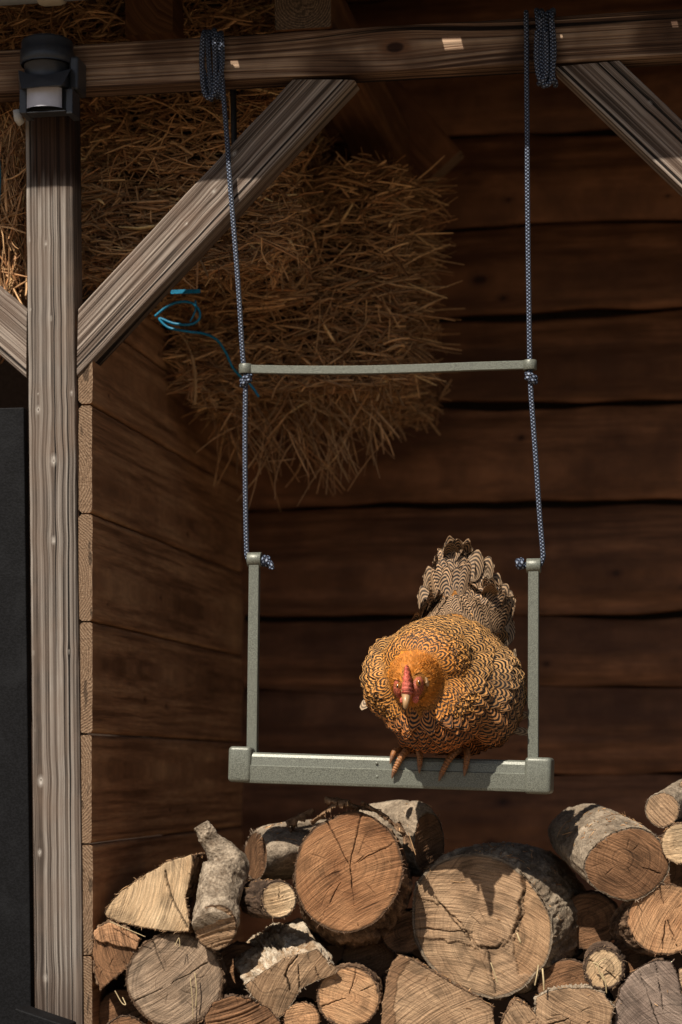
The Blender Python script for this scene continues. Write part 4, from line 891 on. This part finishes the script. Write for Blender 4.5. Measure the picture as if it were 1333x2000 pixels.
# ------------------------------------------------------------------ hen
HY0 = -.03
hen = empty('hen', P(840, 1466, SWY), 'golden brown hen with black barred feathers perched on the swing, head lowered to the viewer', 'hen')
ell = []   # centre, radii, tilt about X
def E(px, py, Y, rx, ry, rz, tilt=0, roll=0): ell.append((P(px, py, Y), (rx, ry, rz), R(tilt), R(roll)))
E(862, 1328, -.005, .097, .125, .080, 28)
E(852, 1383, -.055, .060, .068, .056, 10)
E(773, 1325, -.03, .041, .075, .056, 15)
E(950, 1355, .0, .052, .085, .070, 20)
E(835, 1300, -.075, .060, .055, .050, 0)
E(812, 1322, -.115, .034, .040, .034, 0)
E(803, 1338, -.143, .0215, .026, .027, 0)
E(890, 1245, .065, .058, .055, .045, 30)
E(888, 1180, .095, .034, .026, .070, -8)
E(938, 1228, .085, .034, .03, .050, -5, 14)
E(950, 1395, .025, .042, .055, .046, 0)
E(822, 1425, -.02, .035, .045, .028, 0)
E(895, 1425, .0, .045, .045, .032, 0)
bm = bmesh.new()
for c, r, tl, ro in ell:
    mt = Matrix.Translation(V(c))@Matrix.Rotation(ro, 4, 'Y')@Matrix.Rotation(tl, 4, 'X')@Matrix.Diagonal((r[0], r[1], r[2], 1))
    bmesh.ops.create_icosphere(bm, subdivisions=4, radius=1, matrix=mt)
tmpo = from_bm('tmp_body', bm, M['skin']); md = tmpo.modifiers.new('r', 'REMESH'); md.mode = 'VOXEL'; md.voxel_size = .004; ms_ = tmpo.modifiers.new('s', 'SMOOTH'); ms_.iterations = 12; ms_.factor = .6
dg = bpy.context.evaluated_depsgraph_get(); bme = bpy.data.meshes.new_from_object(tmpo.evaluated_get(dg)); bpy.data.objects.remove(tmpo)
nvb = len(bme.vertices); co = np.zeros(nvb*3); bme.vertices.foreach_get('co', co); co = co.reshape(-1, 3)
no = np.zeros(nvb*3); bme.vertices.foreach_get('normal', no); no = no.reshape(-1, 3)
bme.calc_loop_triangles(); tri = np.zeros(len(bme.loop_triangles)*3, np.int32); bme.loop_triangles.foreach_get('vertices', tri); tri = tri.reshape(-1, 3)
bme.materials.clear(); body = link('body', bme, M['skin'], hen)
HEAD = P(803, 1330, -.15); BACK = P(905, 1215, .08)
def to_px(p):
    d = p-CAM; z = d@FWD; return PX0+F*(d@RGT)/z, HY-F*d[:, 2]/z
ta = co[tri[:, 1]]-co[tri[:, 0]]; tb_ = co[tri[:, 2]]-co[tri[:, 0]]; area = np.linalg.norm(np.cross(ta, tb_), axis=1)
rf = np.random.default_rng(91)
def sample(n):
    i = rf.choice(len(tri), n, p=area/area.sum()); a, b = rf.random(n), rf.random(n); s = a+b > 1; a[s], b[s] = 1-a[s], 1-b[s]
    t = tri[i]; w0 = 1-a-b; p = co[t[:, 0]]*w0[:, None]+co[t[:, 1]]*a[:, None]+co[t[:, 2]]*b[:, None]; nn = unit(no[t[:, 0]]*w0[:, None]+no[t[:, 1]]*a[:, None]+no[t[:, 2]]*b[:, None]); return p, nn
def feathers(p, nn, fl, L, W, col, bar, lift=.0004, tipl=.0015, cam=.22, pointy=0.0, nu=5, nv=6, sag=0.0, pitch=.0066):
    n = len(p); fl = unit(fl-nn*(fl*nn).sum(1, keepdims=True)); s = np.cross(nn, fl)
    vv = np.linspace(0, 1, nv); uu = np.linspace(-1, 1, nu)
    prof = np.sqrt(np.clip(1-((vv-.50)/.50)**2, 0, 1))**(.8+pointy); prof[0] = .35; prof[-1] = .50-.4*min(1, pointy*2); prof[-2] = max(prof[-2], .90-.4*pointy)
    U, Vv = np.meshgrid(uu, vv); PR = prof[:, None]+0*U; Vw = Vv+(-.14*U**2*Vv**2)
    pos = p[:, None, None]+fl[:, None, None]*(L[:, None, None]*Vw[None])[..., None]+s[:, None, None]*(W[:, None, None]*.5*(U*PR)[None])[..., None]
    hgt = lift+tipl*Vv**1.5-0*U; hgt = hgt[None]-(W[:, None, None]*cam*.5*((U*PR)**2)[None])-(sag*L[:, None, None]*(Vv**2)[None])
    pos = pos+nn[:, None, None]*hgt[..., None]
    g = np.stack([np.tile(U[None], (n, 1, 1)), np.tile(Vv[None], (n, 1, 1)), rf.random(n)[:, None, None]*20+0*U[None]], -1)
    m = nu*nv; f = (grid_faces(nv, nu)[None]+(np.arange(n)*m)[:, None, None]).reshape(-1, 4)
    return pos.reshape(-1, 3), f, g.reshape(-1, 3), np.repeat(col, m, 0), np.stack([np.repeat(bar, m), np.repeat(L/pitch, m)], -1)
parts = []
p, nn = sample(9000)
px, py = to_px(p)
dh = np.linalg.norm(p-HEAD, axis=1); fl = p-(HEAD+np.array([0, -.02, .02]))
fl = unit(fl)+np.array([0, 0, -.25])*(sm(.16, .24, -p[:, 2]+HEAD[2]+.2)[:, None])
tailm = ((py < 1238) & (px > 800) & (p[:, 1] > .03))
fl[tailm] = np.stack([.55*(px[tailm]-895)/90, .1+0*px[tailm], 1.0+0*px[tailm]], -1)
fl += rf.normal(size=fl.shape)*.14
headm = dh < .035; neckm = (dh >= .035) & (dh < .085) & (p[:, 1] < -.04) & (py < 1382); bodym = ~(tailm | headm | neckm)
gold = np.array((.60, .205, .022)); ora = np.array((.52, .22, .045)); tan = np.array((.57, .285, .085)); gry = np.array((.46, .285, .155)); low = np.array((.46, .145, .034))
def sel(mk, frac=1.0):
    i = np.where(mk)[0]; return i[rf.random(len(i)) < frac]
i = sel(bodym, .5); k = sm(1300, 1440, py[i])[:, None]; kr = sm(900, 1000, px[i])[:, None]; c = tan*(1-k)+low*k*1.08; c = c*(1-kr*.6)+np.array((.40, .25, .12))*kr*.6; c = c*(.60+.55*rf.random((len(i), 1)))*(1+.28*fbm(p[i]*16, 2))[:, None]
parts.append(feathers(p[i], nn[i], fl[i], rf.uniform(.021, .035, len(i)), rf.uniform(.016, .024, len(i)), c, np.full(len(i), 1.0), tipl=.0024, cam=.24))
i = sel(neckm, 1.0); k = sm(.040, .075, dh[i])[:, None]; c = gold*(1-k)+tan*np.array((1.15, 1.05, .85))*k; c = c*(.8+.4*rf.random((len(i), 1)))
parts.append(feathers(p[i], nn[i], fl[i], rf.uniform(.018, .026, len(i)), rf.uniform(.010, .015, len(i)), c, sm(.038, .052, dh[i])*.95, tipl=.0014, pointy=.3, cam=.15))
p2, nn2 = sample(60000); dh2 = np.linalg.norm(p2-HEAD, axis=1); 
ph = np.linalg.norm((p2-P(803, 1338, -.143))/np.array([1, 1.1, 1.15]), axis=1)
px2, py2 = to_px(p2)
face = (np.abs(px2-794) < 8+0*px2) & (py2 > 1305) & (py2 < 1366) & (p2[:, 1] < -.150)
facer = ((((px2-818)/17)**2+((py2-1340)/26)**2) < 1) & (p2[:, 1] < -.14); facel = ((((px2-776)/12)**2+((py2-1347)/20)**2) < 1) & (p2[:, 1] < -.14)
i = np.where((dh2 < .041) & (py2 < 1388) & ~face & ~facer & ~facel)[0]; fl2 = p2[i]-P(797, 1350, -.185)+rf.normal(size=(len(i), 3))*.008
c = (np.array((.62, .22, .025))*(.6+.6*rf.random((len(i), 1)))); chin = sm(1365, 1385, py2[i])[:, None]; c = c*(1-chin*.5)+np.array((.62, .42, .20))*chin*.5
parts.append(feathers(p2[i], nn2[i], fl2, rf.uniform(.006, .011, len(i)), rf.uniform(.0018, .0036, len(i)), c, np.zeros(len(i)), tipl=.0035, nu=3, nv=4, pointy=.3))
# tail
i = sel(tailm, .40); c = gry*(.7+.5*rf.random((len(i), 1)))
parts.append(feathers(p[i], nn[i], fl[i], rf.uniform(.034, .052, len(i)), rf.uniform(.018, .026, len(i)), c, np.full(len(i), 1.0), tipl=.003, lift=.001, cam=.28, nv=9, nu=7, sag=.03, pitch=.0058))
# larger free tail feathers
tf = [(845, 1215, -18, .06), (853, 1180, -13, .06), (868, 1150, -10, .058), (880, 1120, -4, .048), (892, 1108, 0, .044), (905, 1112, 5, .044), (920, 1135, 12, .050), (935, 1150, 18, .052), (948, 1180, 22, .052), (958, 1205, 22, .055), (968, 1235, 20, .055), (972, 1270, 16, .055), (962, 1190, 30, .045), (978, 1225, 14, .06), (985, 1262, 4, .05), (925, 1165, 16, .05), (900, 1150, 2, .055), (872, 1185, -8, .055), (950, 1245, 28, .05), (850, 1245, -16, .05)]
tp = np.array([P(a, b, .085+.012*(k % 3)) for k, (a, b, c_, d_) in enumerate(tf)]); ta_ = np.array([R(c_) for a, b, c_, d_ in tf]); 
tfl = np.stack([np.sin(ta_), .12+0*ta_, np.cos(ta_)], -1); tn = unit(np.stack([np.sin(ta_)*.35, -1+0*ta_, .25+0*ta_], -1)+rf.normal(size=(len(tf), 3))*.06)
parts.append(feathers(tp, tn, tfl, np.array([t[3] for t in tf]), np.full(len(tf), .028), np.tile((.46, .30, .17), (len(tf), 1))*(.8+.3*rf.random((len(tf), 1))), np.full(len(tf), .9), cam=.28, nv=12, nu=7, sag=-.03, pitch=.0062))
# thin frayed feathers on the right of the tail
sf = [(950, 1150, 10, .035), (965, 1165, -12, .035), (983, 1205, 4, .040), (990, 1200, 10, .036), (985, 1250, 5, .05), (975, 1300, 15, .04), (990, 1310, 25, .035), (1000, 1380, 60, .03), (1005, 1400, 80, .03), (1000, 1425, 100, .03), (716, 1365, 190, .022)]
tp = np.array([P(a, b, .09 if b < 1320 else .0) for a, b, c_, d_ in sf]); ta_ = np.array([R(c_) for a, b, c_, d_ in sf]); tfl = np.stack([np.sin(ta_), .05+0*ta_, np.cos(ta_)], -1); tn = unit(np.stack([0*ta_, -1+0*ta_, .2+0*ta_], -1)+rf.normal(size=(len(sf), 3))*.2)
parts.append(feathers(tp, tn, tfl, np.array([t[3] for t in sf]), np.full(len(sf), .012), np.tile((.46, .33, .21), (len(sf), 1)), np.full(len(sf), .7), cam=.3, nv=8, nu=5, sag=-.15))
off = 0; VV, FF, GG, CC, BBb = [], [], [], [], []
for v, f, g, c, b in parts: VV.append(v); FF.append(f+off); GG.append(g); CC.append(c); BBb.append(b); off += len(v)
o = mesh('feathers', np.vstack(VV), np.vstack(FF), M['feather'], hen, attrs={'g': np.vstack(GG), 'col': np.clip(np.vstack(CC), 0, 1), 'bar': np.concatenate(BBb)[:, 0], 'nb': np.concatenate(BBb)[:, 1]}); o['kind'] = 'stuff'
# head details
def ellip(name, c, r, mat, parent, rot=(0, 0, 0), rough=0.0, sub=4, seed=1.0):
    bm = bmesh.new(); mt = Matrix.Rotation(R(rot[2]), 4, 'Z')@Matrix.Rotation(R(rot[0]), 4, 'X')@Matrix.Rotation(R(rot[1]), 4, 'Y')@Matrix.Diagonal((*r, 1))
    bmesh.ops.create_icosphere(bm, subdivisions=sub, radius=1, matrix=Matrix.Translation(V(c))@mt)
    if rough:
        q = np.array([v.co[:] for v in bm.verts]); d = fbm(q*260+seed, 2); nn_ = unit(q-np.asarray(c))
        for v, a, b in zip(bm.verts, d, nn_): v.co += V(b*a*rough)
    return from_bm(name, bm, mat, parent)
ellip('face_skin', P(814.5, 1342, -.1525), (.0095, .017, .016), M['faceskin'], hen, (0, 12, 0), .0012)
ellip('face_skin', P(780, 1346, -.1490), (.0075, .016, .014), M['faceskin'], hen, (0, -10, 0), .0012)
for k, (x, y, Yy, rx, rz) in enumerate([(794, 1306, -.166, .0032, .007), (794, 1316, -.171, .0045, .008), (794, 1328, -.174, .0055, .009), (794, 1340, -.176, .0062, .009), (794, 1350, -.175, .0070, .008)]):
    pass
cmb = []
rows = [(1299, -.162, .0012), (1303, -.168, .0026), (1312, -.174, .0038), (1322, -.178, .0050), (1333, -.180, .0060), (1343, -.180, .0068), (1351, -.179, .0072), (1358, -.176, .0066), (1362, -.168, .004)]
m = 20; v = []
rows = [(y, Yy-.0035*abs(math.sin(k*1.3)), w_*(1+.22*math.sin(k*2.1))) for k, (y, Yy, w_) in enumerate([(np.interp(t, range(9), [q[0] for q in rows]), np.interp(t, range(9), [q[1] for q in rows]), np.interp(t, range(9), [q[2] for q in rows])) for t in np.linspace(0, 8, 25)])]
for (y, Yy, w_) in rows:
    c = P(794.5, y, Yy)
    for k in range(m): a = 2*math.pi*k/m; v.append(c+np.array([w_*math.cos(a), .010*(math.sin(a)) if math.sin(a) < 0 else .014*math.sin(a), 0])+np.array([0, .004, 0]))
v = np.array(v); v = v+np.stack([fbm(v*420, 2)*.0016, fbm(v*420+9, 2)*.0020, 0*v[:, 0]], -1)
mesh('comb', v, grid_faces(len(rows), m, True, 0, True).tolist()+[list(range(m)), [(len(rows)-1)*m+i for i in range(m)][::-1]], M['comb'], hen)
bk_ = spline([P(794, 1350, -.165), P(793.5, 1360, -.180), P(793, 1371, -.187), P(792, 1381, -.187), P(791.5, 1385, -.186)], 6)
q = np.linspace(0, 1, len(bk_)); tube('beak', bk_, .0066*(1-q)**.75+.0006, M['beak'], hen, 16)
lb = spline([P(794.5, 1362, -.168), P(794, 1372, -.178), P(793.5, 1378, -.180)], 5); q = np.linspace(0, 1, len(lb)); tube('beak', lb, .0048*(1-q)**.7+.0004, M['beak'], hen, 12)
ellip('wattle', P(812, 1364, -.160), (.0048, .0035, .0068), M['comb'], hen, rough=.0008)
ellip('wattle', P(785, 1368, -.160), (.0022, .003, .004), M['comb'], hen, rough=.0008)
for (x, y, Yy, rz_) in ((818.0, 1334, -.1675, 30), (778, 1341, -.1620, -30)):
    e = ellip('eye', P(x, y, Yy), (.0040, .0036, .0050), M['eye'], hen); ellip('pupil', P(x+(.8 if x > 800 else -.8), y, Yy-.0022), (.0020, .0016, .0028), M['pupil'], e, sub=3)
ellip('ear_lobe', P(833, 1330, -.143), (.0035, .006, .008), M['beak'], hen, (0, -15, 0), .002)
# legs and feet
def leg(cx, toes, shank):
    par = None; vs2, fs2, o2 = [], [], 0
    def add(path, rad, m=12):
        nonlocal o2
        v, f = tube_data(path, rad, m, True, o2); vs2.append(v); fs2.extend(f); o2 += len(v)
    s = spline(shank, 10); add(s, .0062)
    claws = []
    for pts, r0, r1 in toes:
        q = spline(pts, 14); L = np.linspace(0, 1, len(q)); rad = r0*(1-L)+r1*L; rad = rad*(1+.2*np.sin(np.arange(len(q))*1.7))*.82; add(q, rad)
        e = q[-1]; d = unit(q[-1]-q[-5]); d2 = unit(d+np.array([0, .25, -.5])); claws.append([e-d*.002, e+d*.003, e+d*.004+d2*.003, e+d*.004+d2*.006])
    o = mesh('leg', np.vstack(vs2), fs2, M['leg'], hen)
    for c in claws:
        q = spline(c, 6); tube('claw', q, np.linspace(.0036, .0006, len(q)), M['claw'], o, 10)
zt = -.026
leg(0, [([P(812, 1462, -.006), P(800, 1463, -.022), P(788, 1474, -.040), P(777, 1492, -.046), P(770, 1508, -.046)], .0068, .0045),
        ([P(808, 1464, -.006), P(790, 1463, -.015), P(773, 1466, -.030), P(768, 1474, -.040), P(766, 1479, -.042)], .0052, .0038),
        ([P(814, 1462, -.006), P(817, 1464, -.024), P(820, 1474, -.040), P(820.5, 1488, -.046), P(820, 1497, -.046)], .0060, .0042),
        ([P(812, 1462, -.002), P(812, 1462, .014), P(812, 1464, .024)], .0052, .004)], [P(820, 1425, .0), P(815, 1448, -.002), P(812, 1462, -.004)])
leg(1, [([P(908, 1464, -.006), P(896, 1465, -.022), P(882, 1477, -.040), P(870, 1496, -.046), P(862, 1513, -.046)], .0068, .0045),
        ([P(902, 1466, -.004), P(885, 1466, -.008), P(870, 1468, -.014), P(861, 1470, -.018)], .0052, .0045),
        ([P(910, 1464, -.006), P(912, 1467, -.024), P(913, 1478, -.040), P(911, 1492, -.046), P(909, 1503, -.046)], .0060, .0042),
        ([P(908, 1464, -.002), P(908, 1464, .014), P(908, 1466, .024)], .0052, .004)], [P(912, 1430, .005), P(912, 1450, .0), P(909, 1464, -.004)])

# ------------------------------------------------------------------ loose straw and chips on the logs
bpy.context.view_layer.update(); dg = bpy.context.evaluated_depsgraph_get()
r_ = np.random.default_rng(5); pts, dirs_ = [], []
skip = ('feathers', 'body', 'seat', 'crossbar', 'arm', 'rope', 'end_cap')
for k in range(900):
    px_ = r_.uniform(185, 1333); Yk = r_.uniform(-.05, .14); p = P(px_, 1560, Yk)
    hit, loc, nrm, idx, ob, mtx = scene.ray_cast(dg, V(p+np.array([0, 0, -.0])), Vector((0, 0, -1)), distance=.45)
    if hit and ob.name.split('.')[0] in ('bark', 'cut_face', 'torn_bark') and nrm.z > .25:
        d = r_.normal(size=3); d = d-np.array(nrm)*np.dot(d, np.array(nrm))*.9; pts.append(np.array(loc)+np.array(nrm)*.0012); dirs_.append(d)
n = len(pts)
if n:
    ln = r_.uniform(.002, .011, n)*(1+2.2*(r_.random(n) > .90)); v, f, c = stalks(np.array(pts), np.array(dirs_), ln, r_.uniform(.0006, .0022, n), scol(n, r_, .85)*1.0, bend=.5, seed=9)
    o = mesh('loose_straw', v, f, M['straw'], attrs={'col': np.clip(c, 0, 1)}); tag(o, 'loose bits of straw and wood chips lying on the logs', kind='stuff')
# a few stalks hanging over the log faces
sl = [([(342, 1848, -.05), (350, 1832, -.045), (352, 1850, -.046)], .0009), ([(383, 1968, -.04), (384, 1930, -.042), (381, 1900, -.041)], .0014), ([(378, 1990, -.04), (376, 1950, -.042), (372, 1910, -.041)], .0010),
      ([(1045, 1925, -.06), (1049, 1905, -.06), (1052, 1885, -.05)], .0016), ([(1063, 1935, -.06), (1062, 1915, -.06), (1060, 1892, -.05)], .0020), ([(959, 1880, -.045), (966, 1900, -.046), (972, 1920, -.045)], .0014),
      ([(1158, 1880, -.035), (1168, 1884, -.036), (1172, 1900, -.036), (1182, 1918, -.036)], .0018), ([(1162, 1890, -.035), (1172, 1878, -.036), (1184, 1872, -.036)], .0012), ([(1185, 1940, -.036), (1183, 1920, -.037), (1176, 1900, -.036)], .0014),
      ([(215, 1800, -.04), (250, 1815, -.045), (285, 1830, -.042)], .0009), ([(225, 1935, -.03), (238, 1958, -.03), (246, 1962, -.03), (240, 1948, -.02)], .0012), ([(1010, 1822, -.05), (1016, 1838, -.052), (1018, 1842, -.05)], .0022)]
for i, (pp, rr) in enumerate(sl):
    q = spline([P(*a) for a in pp], 8); v, f = tube_data(q, rr*.65, 6); o = mesh('straw_stalk', v, f, M['straw'], attrs={'col': np.tile((.52, .40, .22), (len(v), 1))})
    where = ['short curl on the pale grey round log', 'long vertical one on the pale grey round log', 'thinner vertical one left on the pale grey round log', 'left of two below the widest log', 'right of two below the widest log', 'in the lower crack of the widest log', 'curled one on the dark ringed log', 'upper one on the small dark ringed log', 'lower one on the small dark ringed log', 'across the splintered chunk at the left', 'bent one hanging beside the side wall', 'pale chip in the torn ridge of the widest log'][i]
    tag(o, 'yellow straw stalk, '+where, 'straw', 'straw stalks caught on the logs')
print('tris', sum(len(o.data.loop_triangles) if False else len(o.data.polygons)*2 for o in scene.objects if o.type == 'MESH'))
